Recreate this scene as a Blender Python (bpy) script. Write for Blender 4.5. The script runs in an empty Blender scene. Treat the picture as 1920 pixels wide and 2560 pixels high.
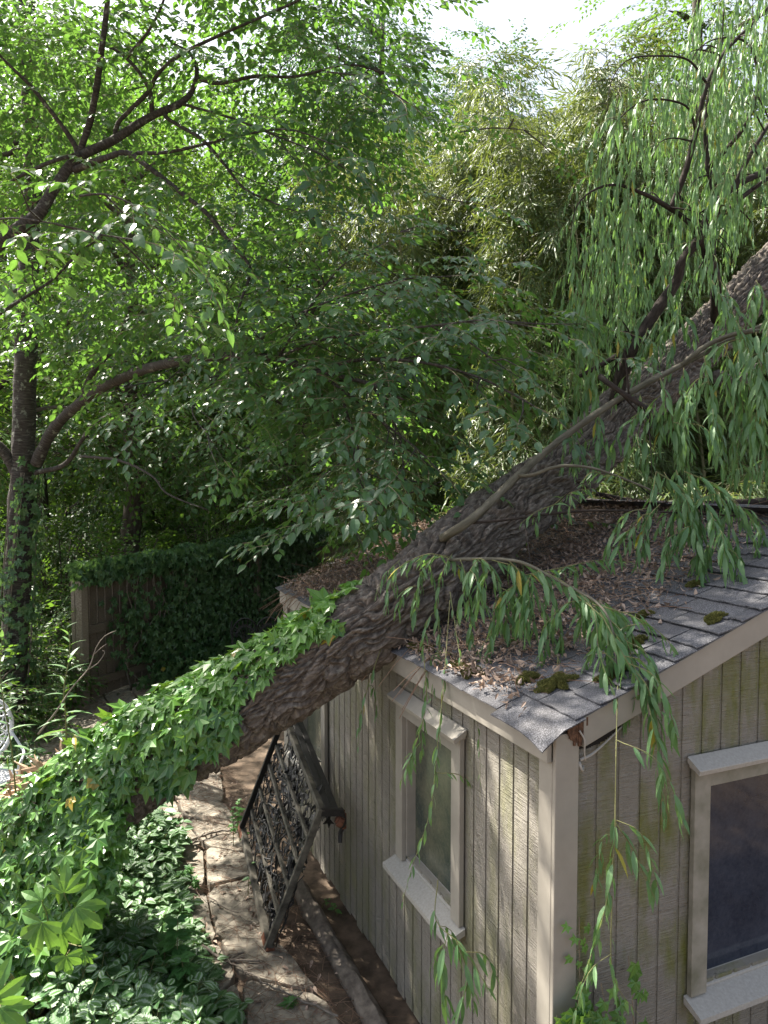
import bpy, bmesh, math, random
import numpy as np
from mathutils import Vector, Matrix

SC = bpy.context.scene
COL = SC.collection
rng = np.random.default_rng(11)
random.seed(11)
R = math.radians

# ------------------------------------------------------------------ camera
CAM_H, FPX, PITCH = 3.36, 1850.0, R(2.79)
cam_d = bpy.data.cameras.new('camera')
cam_d.sensor_fit = 'VERTICAL'
cam_d.sensor_height = 36.0
cam_d.lens = 36.0 * FPX / 2560.0
cam_d.clip_start = 0.05
cam_d.clip_end = 600
cam = bpy.data.objects.new('camera', cam_d)
COL.objects.link(cam)
cam.location = (0, 0, CAM_H)
cam.rotation_euler = (R(90) - PITCH, 0, 0)
SC.camera = cam

# ------------------------------------------------------------------ sky, sun, exposure
SUN = np.array([-0.56, 0.40, 0.95])
SUN = SUN / np.linalg.norm(SUN)
SUN_EL = math.asin(SUN[2])
SUN_AZ = math.atan2(SUN[0], SUN[1])          # from +Y towards +X
world = bpy.data.worlds.new('World')
SC.world = world
world.use_nodes = True
wn = world.node_tree.nodes
bg = wn['Background']
sky = wn.new('ShaderNodeTexSky')
sky.sky_type = 'NISHITA'
sky.sun_disc = False
sky.sun_elevation = SUN_EL
sky.sun_rotation = SUN_AZ
sky.dust_density = 4.0
sky.air_density = 1.0
sky.ozone_density = 1.0
hs = wn.new('ShaderNodeHueSaturation')
hs.inputs['Saturation'].default_value = 0.55
world.node_tree.links.new(sky.outputs[0], hs.inputs['Color'])
world.node_tree.links.new(hs.outputs[0], bg.inputs['Color'])
bg.inputs['Strength'].default_value = 0.088
sun_d = bpy.data.lights.new('sun', 'SUN')
sun_d.energy = 5.0
sun_d.angle = R(0.5)
sun_d.color = (1.0, 0.93, 0.82)
sun_o = bpy.data.objects.new('sun', sun_d)
COL.objects.link(sun_o)
sun_o.rotation_euler = Vector(SUN).to_track_quat('Z', 'Y').to_euler()
sun_o.location = (-20, 20, 40)
SC.view_settings.view_transform = 'Standard'
SC.view_settings.look = 'None'
SC.view_settings.gamma = 1.0
SC.view_settings.use_curve_mapping = False
SC.view_settings.exposure = 1.98
cy = SC.cycles
cy.max_bounces = 8
cy.diffuse_bounces = 4
cy.glossy_bounces = 2
cy.transmission_bounces = 5
cy.transparent_max_bounces = 4
cy.sample_clamp_indirect = 4.0
cy.use_denoising = True
try:
    cy.denoising_prefilter = 'NONE'
except Exception:
    pass

# ------------------------------------------------------------------ small maths
def at(px, py, Y):
    """point at world depth Y seen at photo pixel (px, py) of 1920 x 2560"""
    a = (px - 960.0) / FPX
    b = -(py - 1280.0) / FPX
    y = math.cos(PITCH) + b * math.sin(PITCH)
    z = -math.sin(PITCH) + b * math.cos(PITCH)
    k = Y / y
    return np.array([a * k, Y, CAM_H + z * k])

def ats(l):
    return np.array([at(*p) for p in l])

def nrm(v):
    v = np.asarray(v, float)
    return v / np.maximum(np.linalg.norm(v, axis=-1, keepdims=True), 1e-9)

_perm = np.random.default_rng(5).random(65536)
def vnoise(p):
    """value noise, p (...,3) -> 0..1"""
    p = np.asarray(p, float)
    i = np.floor(p).astype(np.int64)
    f = p - i
    f = f * f * (3 - 2 * f)
    def h(dx, dy, dz):
        return _perm[((i[..., 0] + dx) * 73856093 ^ (i[..., 1] + dy) * 19349663 ^ (i[..., 2] + dz) * 83492791) & 65535]
    fx, fy, fz = f[..., 0], f[..., 1], f[..., 2]
    x00 = h(0,0,0)*(1-fx)+h(1,0,0)*fx
    x10 = h(0,1,0)*(1-fx)+h(1,1,0)*fx
    x01 = h(0,0,1)*(1-fx)+h(1,0,1)*fx
    x11 = h(0,1,1)*(1-fx)+h(1,1,1)*fx
    y0 = x00*(1-fy)+x10*fy
    y1 = x01*(1-fy)+x11*fy
    return y0*(1-fz)+y1*fz

def catmull(P, step=0.06, extra=None):
    """resample a polyline smoothly; extra is an array of per-point values carried along"""
    P = np.asarray(P, float)
    n = len(P)
    Q = np.vstack([2*P[0]-P[1], P, 2*P[-1]-P[-2]])
    out, ex = [], []
    for i in range(n-1):
        p0, p1, p2, p3 = Q[i], Q[i+1], Q[i+2], Q[i+3]
        m = max(2, int(np.linalg.norm(p2-p1)/step))
        t = np.linspace(0, 1, m, endpoint=False)[:, None]
        out.append(0.5*((2*p1)+(-p0+p2)*t+(2*p0-5*p1+4*p2-p3)*t*t+(-p0+3*p1-3*p2+p3)*t**3))
        if extra is not None:
            ex.append(extra[i]*(1-t[:, 0])+extra[i+1]*t[:, 0])
    out.append(P[-1:])
    if extra is not None:
        ex.append(np.array([extra[-1]]))
        return np.vstack(out), np.concatenate(ex)
    return np.vstack(out)

# ------------------------------------------------------------------ mesh accumulator (triangles)
class Acc:
    def __init__(s):
        s.V, s.T, s.M, s.A, s.U, s.n = [], [], [], [], [], 0
    def add(s, V, T, mat=0, tint=0.5, luv=None):
        V = np.asarray(V, float).reshape(-1, 3)
        T = np.asarray(T, np.int64).reshape(-1, 3)
        if not len(V):
            return
        s.V.append(V)
        s.T.append(T + s.n)
        s.M.append(np.broadcast_to(np.asarray(mat, np.int32), (len(T),)))
        s.A.append(np.broadcast_to(np.asarray(tint, float), (len(V),)))
        s.U.append(np.zeros((len(V), 3)) if luv is None else np.asarray(luv, float))
        s.n += len(V)
    def data(s):
        return (np.vstack(s.V), np.vstack(s.T), np.concatenate(s.M), np.concatenate(s.A), np.vstack(s.U))
    def stamp(s, tm, P, D, N, sc, tint=None, w=1.0, mat=None):
        """tm a template (V,T,M,A,U) with +Y its axis and +Z its face; copies it to P"""
        V, T, M, A, U = tm
        P = np.asarray(P, float).reshape(-1, 3)
        k = len(P)
        if not k:
            return
        D = nrm(np.broadcast_to(D, (k, 3)))
        N = np.broadcast_to(N, (k, 3))
        X = nrm(np.cross(D, N))
        Z = np.cross(X, D)
        sc = np.broadcast_to(np.asarray(sc, float), (k,))
        W = (V[None, :, 0:1]*X[:, None]+V[None, :, 1:2]*D[:, None]+V[None, :, 2:3]*Z[:, None])*sc[:, None, None]+P[:, None]
        n = len(V)
        TT = T[None]+(np.arange(k)*n)[:, None, None]
        if tint is None:
            AA = np.tile(A, k)
        else:
            AA = (A[None]*(1-w)+np.broadcast_to(tint, (k,))[:, None]*w).ravel()
        s.add(W.reshape(-1, 3), TT.reshape(-1, 3), np.tile(M, k) if mat is None else mat, AA, np.tile(U, (k, 1)))

def tube(acc, P, r, sides=7, mat=0, tint=0.5, cap=True, step=None, disp=None, up=(0.13, 0.31, 0.94)):
    P = np.asarray(P, float)
    r = np.asarray(r, float)
    if r.ndim == 0:
        r = np.full(len(P), float(r))
    elif len(r) == 2 and len(P) != 2:
        r = np.linspace(r[0], r[1], len(P))
    if step:
        P, r = catmull(P, step, r)
    n = len(P)
    tg = np.gradient(P, axis=0)
    tg = nrm(tg)
    f = np.asarray(up, float)
    f = f-np.dot(f, tg[0])*tg[0]
    if np.linalg.norm(f) < 1e-3:
        f = np.array([1., 0, 0])-tg[0][0]*tg[0]
    f = nrm(f)
    Fr = np.zeros((n, 3))
    for i in range(n):
        f = f-np.dot(f, tg[i])*tg[i]
        f = f/max(np.linalg.norm(f), 1e-9)
        Fr[i] = f
    B = np.cross(tg, Fr)
    th = np.linspace(0, 2*math.pi, sides+1)
    s = np.concatenate([[0], np.cumsum(np.linalg.norm(np.diff(P, axis=0), axis=1))])
    rad = r[:, None]*np.ones(sides+1)[None]
    if disp is not None:
        rad = rad+disp(th, s, r)
    V = P[:, None]+rad[..., None]*(np.cos(th)[None, :, None]*Fr[:, None]+np.sin(th)[None, :, None]*B[:, None])
    luv = np.stack(np.broadcast_arrays(th[None]*np.mean(r), s[:, None], 0*rad), -1).reshape(-1, 3)
    m = sides+1
    i, j = np.meshgrid(np.arange(n-1), np.arange(sides), indexing='ij')
    a = (i*m+j).ravel()
    T = np.concatenate([np.stack([a, a+1, a+m+1], 1), np.stack([a, a+m+1, a+m], 1)])
    V = V.reshape(-1, 3)
    if cap:
        c0, c1 = len(V), len(V)+1
        V = np.vstack([V, P[:1], P[-1:]])
        luv = np.vstack([luv, [[0, 0, 0]], [[0, s[-1], 0]]])
        jj = np.arange(sides)
        b = (n-1)*m
        T = np.vstack([T, np.stack([jj+1, jj, np.full(sides, c0)], 1), np.stack([b+jj, b+jj+1, np.full(sides, c1)], 1)])
    acc.add(V, T, mat, tint, luv)
    return P, r, Fr, B

BOX_T = np.array([[0,2,1],[0,3,2],[4,5,6],[4,6,7],[0,1,5],[0,5,4],[1,2,6],[1,6,5],[2,3,7],[2,7,6],[3,0,4],[3,4,7]])
def hexa(acc, c8, mat=0, tint=0.5):
    """eight corners: bottom loop then top loop"""
    c8 = np.asarray(c8, float)
    acc.add(c8, BOX_T, mat, tint, c8)
def box(acc, a, b, mat=0, tint=0.5):
    (x0, y0, z0), (x1, y1, z1) = np.minimum(a, b), np.maximum(a, b)
    hexa(acc, [(x0,y0,z0),(x1,y0,z0),(x1,y1,z0),(x0,y1,z0),(x0,y0,z1),(x1,y0,z1),(x1,y1,z1),(x0,y1,z1)], mat, tint)
def beam(acc, p, q, w, h, up=(0, 0, 1), mat=0, tint=0.5):
    p, q = np.asarray(p, float), np.asarray(q, float)
    d = nrm(q-p)
    x = nrm(np.cross(d, up))
    z = np.cross(x, d)
    c = []
    for e in (p, q):
        for sx, sz in ((-1,-1),(1,-1),(1,1),(-1,1)):
            c.append(e+x*sx*w/2+z*sz*h/2)
    acc.add(np.array(c), BOX_T, mat, tint, np.array([(k % 2*w, (0 if k < 4 else np.linalg.norm(q-p)), 0) for k in range(8)]))

def build(name, acc, mats, parent=None, origin=(0, 0, 0), smooth=False, bevel=0, recalc=False):
    V, T, M, A, U = acc.data()
    me = bpy.data.meshes.new(name)
    V = V-np.asarray(origin, float)
    me.vertices.add(len(V))
    me.vertices.foreach_set('co', V.astype(np.float32).ravel())
    me.loops.add(len(T)*3)
    me.loops.foreach_set('vertex_index', T.astype(np.int32).ravel())
    me.polygons.add(len(T))
    me.polygons.foreach_set('loop_start', np.arange(0, len(T)*3, 3, dtype=np.int32))
    me.polygons.foreach_set('loop_total', np.full(len(T), 3, np.int32))
    me.polygons.foreach_set('material_index', M.astype(np.int32))
    me.polygons.foreach_set('use_smooth', np.full(len(T), smooth, bool))
    at1 = me.attributes.new('tint', 'FLOAT', 'POINT')
    at1.data.foreach_set('value', A.astype(np.float32))
    at2 = me.attributes.new('luv', 'FLOAT_VECTOR', 'POINT')
    at2.data.foreach_set('vector', U.astype(np.float32).ravel())
    for m in (mats if isinstance(mats, (list, tuple)) else [mats]):
        me.materials.append(m)
    me.update(calc_edges=True)
    me.validate()
    if recalc:
        bm = bmesh.new()
        bm.from_mesh(me)
        bmesh.ops.recalc_face_normals(bm, faces=bm.faces)
        bm.to_mesh(me)
        bm.free()
    o = bpy.data.objects.new(name, me)
    COL.objects.link(o)
    if parent is not None:
        o.parent = parent
    else:
        o.location = origin
    if bevel:
        bv = o.modifiers.new('bevel', 'BEVEL')
        bv.width = bevel
        bv.segments = 2
        bv.limit_method = 'ANGLE'
        bv.angle_limit = R(40)
    return o

def tag(o, label=None, cat=None, group=None, kind=None):
    if label: o['label'] = label
    if cat: o['category'] = cat
    if group: o['group'] = group
    if kind: o['kind'] = kind
    return o
def thing(name, label, cat, loc=(0, 0, 0), rotz=0, group=None):
    o = bpy.data.objects.new(name, None)
    o.empty_display_size = 0.2
    COL.objects.link(o)
    o.location = loc
    o.rotation_euler = (0, 0, rotz)
    return tag(o, label, cat, group)
def dup(root, loc, rotz=0, scale=1.0, label=None, group=None):
    r = root.copy()
    COL.objects.link(r)
    r.location = loc
    r.rotation_euler = (0, 0, rotz)
    r.scale = (scale, scale, scale)
    if label: r['label'] = label
    if group: r['group'] = group
    for ch in list(root.children):
        c = ch.copy()
        COL.objects.link(c)
        c.parent = r
        for g in list(ch.children):
            d = g.copy()
            COL.objects.link(d)
            d.parent = c
    return r

# ------------------------------------------------------------------ materials
class NT:
    def __init__(s, name):
        s.m = bpy.data.materials.new(name)
        s.m.use_nodes = True
        s.t = s.m.node_tree
        s.n = s.t.nodes
        s.p = s.n['Principled BSDF']
        s.out = s.n['Material Output']
    def new(s, typ, **kw):
        n = s.n.new(typ)
        for k, v in kw.items():
            if k.startswith('i_'):
                key = k[2:]
                n.inputs[int(key) if key.isdigit() else key].default_value = v
            else:
                setattr(n, k, v)
        return n
    def lk(s, a, b):
        s.t.links.new(a, b)
    def attr(s, name):
        return s.new('ShaderNodeAttribute', attribute_name=name)
    def noise(s, vec, scale, detail=4, rough=0.55, mul=None):
        if mul:
            mp = s.new('ShaderNodeMapping')
            mp.inputs['Scale'].default_value = mul
            s.lk(vec, mp.inputs[0])
            vec = mp.outputs[0]
        n = s.new('ShaderNodeTexNoise')
        n.inputs['Scale'].default_value = scale
        n.inputs['Detail'].default_value = detail
        n.inputs['Roughness'].default_value = rough
        s.lk(vec, n.inputs['Vector'])
        return n.outputs['Fac']
    def ramp(s, fac, stops):
        r = s.new('ShaderNodeValToRGB')
        e = r.color_ramp.elements
        while len(e) > 1:
            e.remove(e[-1])
        for i, (p, c) in enumerate(stops):
            c = (c, c, c, 1) if isinstance(c, (int, float)) else (*c, 1)
            if i == 0:
                e[0].position = p
                e[0].color = c
            else:
                el = e.new(p)
                el.color = c
        s.lk(fac, r.inputs[0])
        return r.outputs[0]
    def mix(s, fac, a, b, mode='MIX'):
        n = s.new('ShaderNodeMix', data_type='RGBA', blend_type=mode)
        for sock, v in ((n.inputs[0], fac), (n.inputs[6], a), (n.inputs[7], b)):
            if isinstance(v, bpy.types.NodeSocket):
                s.lk(v, sock)
            elif isinstance(v, (int, float)):
                sock.default_value = v
            else:
                sock.default_value = (*v, 1)
        return n.outputs[2]
    def math(s, op, a, b=0.0):
        n = s.new('ShaderNodeMath', operation=op)
        for sock, v in ((n.inputs[0], a), (n.inputs[1], b)):
            if isinstance(v, bpy.types.NodeSocket):
                s.lk(v, sock)
            else:
                sock.default_value = v
        return n.outputs[0]
    def bump(s, h, strength=0.5, dist=0.01):
        b = s.new('ShaderNodeBump')
        b.inputs['Strength'].default_value = strength
        b.inputs['Distance'].default_value = dist
        s.lk(h, b.inputs['Height'])
        s.lk(b.outputs[0], s.p.inputs['Normal'])
        return b
    def obj(s):
        return s.new('ShaderNodeTexCoord').outputs['Object']
    def col(s, c):
        s.lk(c, s.p.inputs['Base Color'])

def leaf_mat(name, dark, light, trans=(0.20, 0.30, 0.03), tf=0.4, rough=0.42, spec=0.45, vein=None, yellow=None, pattern=None):
    k = NT(name)
    a = k.attr('tint')
    c = k.mix(a.outputs['Fac'], dark, light)
    if yellow:
        f = k.ramp(a.outputs['Fac'], [(0.965, 0.0), (0.975, 1.0)])
        c = k.mix(f, c, yellow)
    if vein or pattern:
        lv = k.attr('luv')
        sp = k.new('ShaderNodeSeparateXYZ')
        k.lk(lv.outputs['Vector'], sp.inputs[0])
        if pattern:            # silver blotches between midrib and margin
            nz = k.noise(k.obj(), 42.0, 3)
            v = k.math('ADD', k.math('MULTIPLY', nz, 0.55), k.math('MULTIPLY', sp.outputs[2], 1.0))
            f = k.math('MULTIPLY', k.ramp(v, [(0.50, 0.0), (0.62, 0.9), (0.88, 0.9), (0.98, 0.0)]), k.ramp(a.outputs['Fac'], [(0.15, 0.15), (0.45, 1.0)]))
            c = k.mix(f, c, pattern)
        if vein:
            f = k.ramp(sp.outputs[2], [(0.90, 0.0), (0.97, 0.6)])
            c = k.mix(f, c, vein)
    k.col(c)
    k.p.inputs['Roughness'].default_value = rough
    k.p.inputs['Specular IOR Level'].default_value = spec
    tr = k.new('ShaderNodeBsdfTranslucent')
    t2 = k.mix(0.65, c, trans)
    k.lk(t2, tr.inputs['Color'])
    ms = k.new('ShaderNodeMixShader')
    ms.inputs[0].default_value = tf
    k.lk(k.p.outputs[0], ms.inputs[1])
    k.lk(tr.outputs[0], ms.inputs[2])
    k.lk(ms.outputs[0], k.out.inputs[0])
    return k.m

def bark_mat(name, c1, c2, c3, stretch=(1, 0.25, 1), scale=30, bump=0.6, spot=None, rough=0.9):
    k = NT(name)
    v = k.attr('luv').outputs['Vector']
    n1 = k.noise(v, scale, 6, 0.65, stretch)
    n2 = k.noise(v, scale*0.18, 3, 0.5)
    c = k.ramp(n1, [(0.36, c1), (0.5, c2), (0.66, c3)])
    c = k.mix(k.ramp(n2, [(0.35, 0.0), (0.7, 0.5)]), c, c2)
    if spot:
        n3 = k.noise(k.obj(), scale*0.35, 3, 0.6)
        c = k.mix(k.ramp(n3, [(0.60, 0.0), (0.68, 0.7)]), c, spot)
    if name == 'willow_bark':
        c = k.mix(0.55, c, k.mix(k.attr('tint').outputs['Fac'], (0.30, 0.29, 0.28), (1.0, 0.98, 0.95)), 'MULTIPLY')
        c = k.mix(1.0, c, (1.35, 1.35, 1.35), 'MULTIPLY')
    k.col(c)
    k.p.inputs['Roughness'].default_value = rough
    k.p.inputs['Specular IOR Level'].default_value = 0.2
    k.bump(n1, bump, 0.012)
    return k.m

def plain(name, c, rough=0.6, metal=0.0, spec=0.4, var=0.25, scale=18, bump=0.2, c2=None):
    k = NT(name)
    n = k.noise(k.obj(), scale, 5, 0.6)
    lo = tuple(x*(1-var) for x in c)
    hi = c2 if c2 else tuple(min(1, x*(1+var)) for x in c)
    k.col(k.ramp(n, [(0.3, lo), (0.7, hi)]))
    k.p.inputs['Roughness'].default_value = rough
    k.p.inputs['Metallic'].default_value = metal
    k.p.inputs['Specular IOR Level'].default_value = spec
    if bump:
        k.bump(n, bump, 0.006)
    return k.m

def siding_mat(name, algae):
    k = NT(name)
    o = k.obj()
    saw = k.noise(o, 5.0, 4, 0.7, (0.5, 0.5, 24.0))        # rough sawn lines across the boards
    fine = k.noise(o, 60, 3, 0.6)
    big = k.noise(o, 1.6, 4, 0.6)
    big2 = k.noise(o, 4.5, 4, 0.65, (1, 1, 0.35))
    base = k.mix(k.ramp(big, [(0.3, 0.0), (0.75, 1.0)]), (0.240, 0.222, 0.188), (0.292, 0.272, 0.235))
    base = k.mix(k.ramp(saw, [(0.3, 0.35), (0.5, 0.0)]), base, (0.16, 0.142, 0.115))
    dash = k.noise(o, 9.0, 3, 0.6, (1.0, 1.0, 9.0))
    base = k.mix(k.ramp(dash, [(0.66, 0.0), (0.70, 0.75)]), base, (0.075, 0.062, 0.05))
    if algae:
        f = k.math('MULTIPLY', k.ramp(big2, [(0.46, 0.0), (0.66, 1.0)]), algae)
        base = k.mix(f, base, (0.155, 0.165, 0.035))
    k.col(base)
    k.p.inputs['Roughness'].default_value = 0.72
    k.p.inputs['Specular IOR Level'].default_value = 0.3
    h = k.math('ADD', saw, k.math('MULTIPLY', fine, 0.25))
    k.bump(h, 1.0, 0.02)
    return k.m

M = {}
M['ground'] = plain('soil', (0.085, 0.062, 0.042), 0.95, var=0.5, scale=9, bump=0.6, c2=(0.16, 0.115, 0.08))
M['stone'] = plain('flagstone', (0.15, 0.135, 0.11), 0.85, var=0.4, scale=16, bump=0.8, c2=(0.30, 0.265, 0.21))
M['siding_gable'] = siding_mat('siding_gable_paint', 0.95)
M['siding_eave'] = siding_mat('siding_eave_paint', 0.45)
M['trim'] = plain('trim_paint', (0.272, 0.252, 0.216), 0.55, var=0.12, scale=5, bump=0.08)
M['trim_algae'] = plain('stained_trim_paint', (0.20, 0.195, 0.14), 0.65, var=0.3, scale=7, bump=0.12, c2=(0.29, 0.27, 0.23))
M['flashing'] = plain('weathered_sill_paint', (0.33, 0.315, 0.285), 0.6, var=0.13, scale=75, bump=0.15)
M['rot'] = plain('rotten_wood', (0.06, 0.03, 0.018), 0.95, var=0.5, scale=50, bump=0.9, c2=(0.16, 0.085, 0.05))
M['gap_shade'] = plain('gap_shade_strip', (0.012, 0.010, 0.009), 0.95, var=0.2, bump=0)  # near-black colour stands in for the shade inside a gap
M['old_wood'] = bark_mat('weathered_fence_wood', (0.12, 0.098, 0.075), (0.205, 0.172, 0.135), (0.30, 0.26, 0.205), (1, 1, 0.06), 40, 0.4)
M['board'] = bark_mat('shaded_fence_board', (0.070, 0.056, 0.043), (0.125, 0.102, 0.080), (0.185, 0.155, 0.12), (1, 1, 0.06), 40, 0.4)  # darker copy of the fence wood, the panel's shade put into its colour
M['timber'] = plain('landscape_timber_wood', (0.11, 0.09, 0.075), 0.95, var=0.4, scale=14, bump=0.5, c2=(0.2, 0.17, 0.14))
M['iron'] = plain('black_cast_iron', (0.008, 0.008, 0.009), 0.5, 0.0, 0.5, var=0.4, scale=40, bump=0.3, c2=(0.019, 0.018, 0.017))
M['slat'] = plain('weathered_slat', (0.03, 0.027, 0.023), 0.7, var=0.5, scale=12, bump=0.4, c2=(0.15, 0.138, 0.11))
M['rust'] = plain('rusty_iron', (0.11, 0.035, 0.018), 0.85, var=0.5, scale=30, bump=0.4, c2=(0.21, 0.09, 0.05))
M['white_iron'] = plain('white_painted_iron', (0.62, 0.64, 0.66), 0.45, var=0.12, scale=20, bump=0.1)
M['bare_wood'] = bark_mat('torn_bare_wood', (0.19, 0.125, 0.08), (0.34, 0.24, 0.16), (0.46, 0.35, 0.25), (1, 0.1, 1), 40, 0.6)

def roof_mat():
    k = NT('asphalt_shingle')
    o = k.obj()
    g = k.noise(o, 190, 2, 0.7)
    b = k.noise(o, 3.0, 4, 0.6)
    t = k.attr('tint').outputs['Fac']
    c = k.ramp(g, [(0.32, (0.032, 0.033, 0.037)), (0.5, (0.085, 0.087, 0.096)), (0.68, (0.24, 0.24, 0.26))])
    c = k.mix(k.ramp(b, [(0.35, 0.0), (0.75, 0.35)]), c, (0.10, 0.085, 0.07))
    c = k.mix(k.math('MULTIPLY', t, 0.45), c, (0.07, 0.07, 0.078))
    k.col(c)
    k.p.inputs['Roughness'].default_value = 0.92
    k.p.inputs['Specular IOR Level'].default_value = 0.25
    k.bump(g, 0.5, 0.003)
    return k.m
M['shingle'] = roof_mat()

def pane_mat(name, c1, c2, dust, dustf, rough):
    k = NT(name)
    o = k.obj()
    n = k.noise(o, 2.6, 5, 0.65)
    f = k.noise(o, 55, 4, 0.75)
    c = k.ramp(n, [(0.3, c1), (0.7, c2)])
    d = k.ramp(k.math('ADD', k.math('MULTIPLY', n, 0.5), k.math('MULTIPLY', f, 0.5)), [(0.42, 0.0), (0.72, dustf)])
    k.col(k.mix(d, c, dust))
    k.p.inputs['Roughness'].default_value = rough
    k.p.inputs['Specular IOR Level'].default_value = 0.5
    return k.m
M['pane_gable'] = pane_mat('dusty_window_glass', (0.010, 0.014, 0.026), (0.026, 0.034, 0.056), (0.12, 0.13, 0.15), 0.28, 0.07)
M['pane_eave'] = pane_mat('dirty_window_glass', (0.03, 0.045, 0.04), (0.10, 0.10, 0.065), (0.20, 0.19, 0.13), 0.6, 0.2)

M['willow_bark'] = bark_mat('willow_bark', (0.050, 0.042, 0.036), (0.105, 0.090, 0.078), (0.23, 0.207, 0.182), (1, 0.3, 1), 60, 0.8, spot=(0.20, 0.19, 0.165))
M['dark_bark'] = bark_mat('wet_dark_bark', (0.016, 0.013, 0.011), (0.035, 0.028, 0.024), (0.065, 0.053, 0.045), (1, 0.3, 1), 45, 0.5)
M['sucker_bark'] = bark_mat('smooth_green_bark', (0.06, 0.056, 0.042), (0.105, 0.098, 0.074), (0.18, 0.168, 0.135), (1, 0.2, 1), 30, 0.3)
M['cherry_bark'] = bark_mat('cherry_bark', (0.026, 0.023, 0.020), (0.052, 0.046, 0.041), (0.115, 0.104, 0.092), (0.3, 1.6, 1), 34, 0.5, spot=(0.22, 0.23, 0.19))
M['wood_bark'] = bark_mat('woodland_bark', (0.04, 0.032, 0.026), (0.075, 0.062, 0.05), (0.13, 0.112, 0.095), (1, 0.2, 1), 20, 0.6)
M['twig'] = plain('pale_twig', (0.21, 0.165, 0.115), 0.8, var=0.3, scale=30, bump=0)
M['dead_twig'] = plain('dead_twig', (0.17, 0.145, 0.12), 0.85, var=0.35, scale=30, bump=0)
M['green_twig'] = plain('green_twig', (0.15, 0.15, 0.06), 0.7, var=0.3, scale=30, bump=0)
M['culm'] = plain('bamboo_culm', (0.12, 0.13, 0.05), 0.5, var=0.4, scale=6, bump=0, c2=(0.24, 0.23, 0.12))
M['cherry_leaf'] = leaf_mat('cherry_leaf', (0.034, 0.090, 0.042), (0.088, 0.175, 0.076), (0.20, 0.41, 0.03), 0.42, 0.33, 0.7)
M['wood_leaf'] = leaf_mat('woodland_leaf', (0.026, 0.078, 0.022), (0.068, 0.15, 0.034), (0.21, 0.38, 0.03), 0.42, 0.45, 0.45)
M['blue_leaf'] = leaf_mat('blue_green_leaf', (0.026, 0.070, 0.036), (0.055, 0.125, 0.062), (0.14, 0.28, 0.06), 0.35, 0.4, 0.5)
M['bamboo_leaf'] = leaf_mat('bamboo_leaf', (0.042, 0.085, 0.024), (0.105, 0.160, 0.050), (0.28, 0.34, 0.05), 0.32, 0.42, 0.4)
M['willow_leaf'] = leaf_mat('willow_leaf', (0.072, 0.165, 0.064), (0.155, 0.265, 0.118), (0.24, 0.44, 0.06), 0.36, 0.42, 0.5, yellow=(0.32, 0.25, 0.03))
M['ivy_leaf'] = leaf_mat('ivy_leaf', (0.028, 0.098, 0.022), (0.125, 0.27, 0.045), (0.25, 0.42, 0.03), 0.28, 0.30, 0.5, vein=(0.16, 0.26, 0.085), yellow=(0.30, 0.22, 0.03))
M['ivy_shade_leaf'] = leaf_mat('shaded_ivy_leaf', (0.034, 0.090, 0.036), (0.085, 0.165, 0.062), (0.14, 0.26, 0.04), 0.25, 0.32, 0.5, yellow=(0.25, 0.2, 0.03))  # darker copy of the ivy leaf with shade put into its colour
M['lamium_leaf'] = leaf_mat('variegated_leaf', (0.045, 0.125, 0.036), (0.10, 0.21, 0.06), (0.2, 0.36, 0.05), 0.3, 0.42, 0.45, pattern=(0.33, 0.42, 0.32))
M['weed_leaf'] = leaf_mat('fresh_weed_leaf', (0.045, 0.14, 0.04), (0.095, 0.22, 0.055), (0.2, 0.42, 0.05), 0.35, 0.45, 0.4, vein=(0.12, 0.26, 0.08))
M['creeper_leaf'] = leaf_mat('creeper_leaf', (0.06, 0.15, 0.035), (0.10, 0.22, 0.05), (0.25, 0.45, 0.04), 0.35, 0.42, 0.45, vein=(0.15, 0.28, 0.08))
M['grass_blade'] = leaf_mat('grass_blade', (0.035, 0.085, 0.02), (0.08, 0.15, 0.035), (0.2, 0.33, 0.04), 0.35, 0.5, 0.3)
M['dead_leaf'] = leaf_mat('dead_leaf', (0.13, 0.092, 0.070), (0.43, 0.33, 0.265), (0.3, 0.18, 0.1), 0.12, 0.8, 0.2)
M['needle'] = leaf_mat('dry_needle', (0.12, 0.065, 0.042), (0.34, 0.23, 0.16), (0.3, 0.18, 0.1), 0.1, 0.7, 0.2)
M['moss'] = leaf_mat('roof_moss', (0.075, 0.080, 0.025), (0.20, 0.195, 0.06), (0.2, 0.21, 0.05), 0.2, 0.9, 0.1)

# ------------------------------------------------------------------ leaf templates (+Y tip, +Z face, length 1)
def blade(ys, ws, fold=0.18, curl=-0.22, wave=0.0, seed=0):
    """lance to ovate blade: midrib plus two margins"""
    r = np.random.default_rng(seed)
    V, T, U = [], [], []
    n = len(ys)
    for i, (y, w) in enumerate(zip(ys, ws)):
        z = curl*y*y
        wz = wave*r.normal()
        V += [(-w, y, z+fold*w+wz), (0, y, z), (w, y, z+fold*w-wz)]
        U += [(-w, y, 0.0), (0, y, 1.0), (w, y, 0.0)]
    for i in range(n-1):
        a = 3*i
        for s in (0, 1):
            p, q = a+s, a+s+1
            if ws[i] > 0.001:
                T += [(p, q, q+3)]
                if ws[i+1] > 0.001:
                    T += [(p, q+3, p+3)]
                elif s == 0:
                    pass
            else:
                T += [(a+1, q+3, p+3)]
    V, T, U = np.array(V, float), np.array(T), np.array(U, float)
    if ws[-1] <= 0.001:          # closing triangles at the tip
        a = 3*(n-2)
        T = np.array([t for t in T.tolist() if max(t) < 3*(n-1)]+[(a, a+1, a+4), (a+1, a+2, a+4)])
    return V, T, np.zeros(len(T), np.int32), np.full(len(V), 0.5), U

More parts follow.
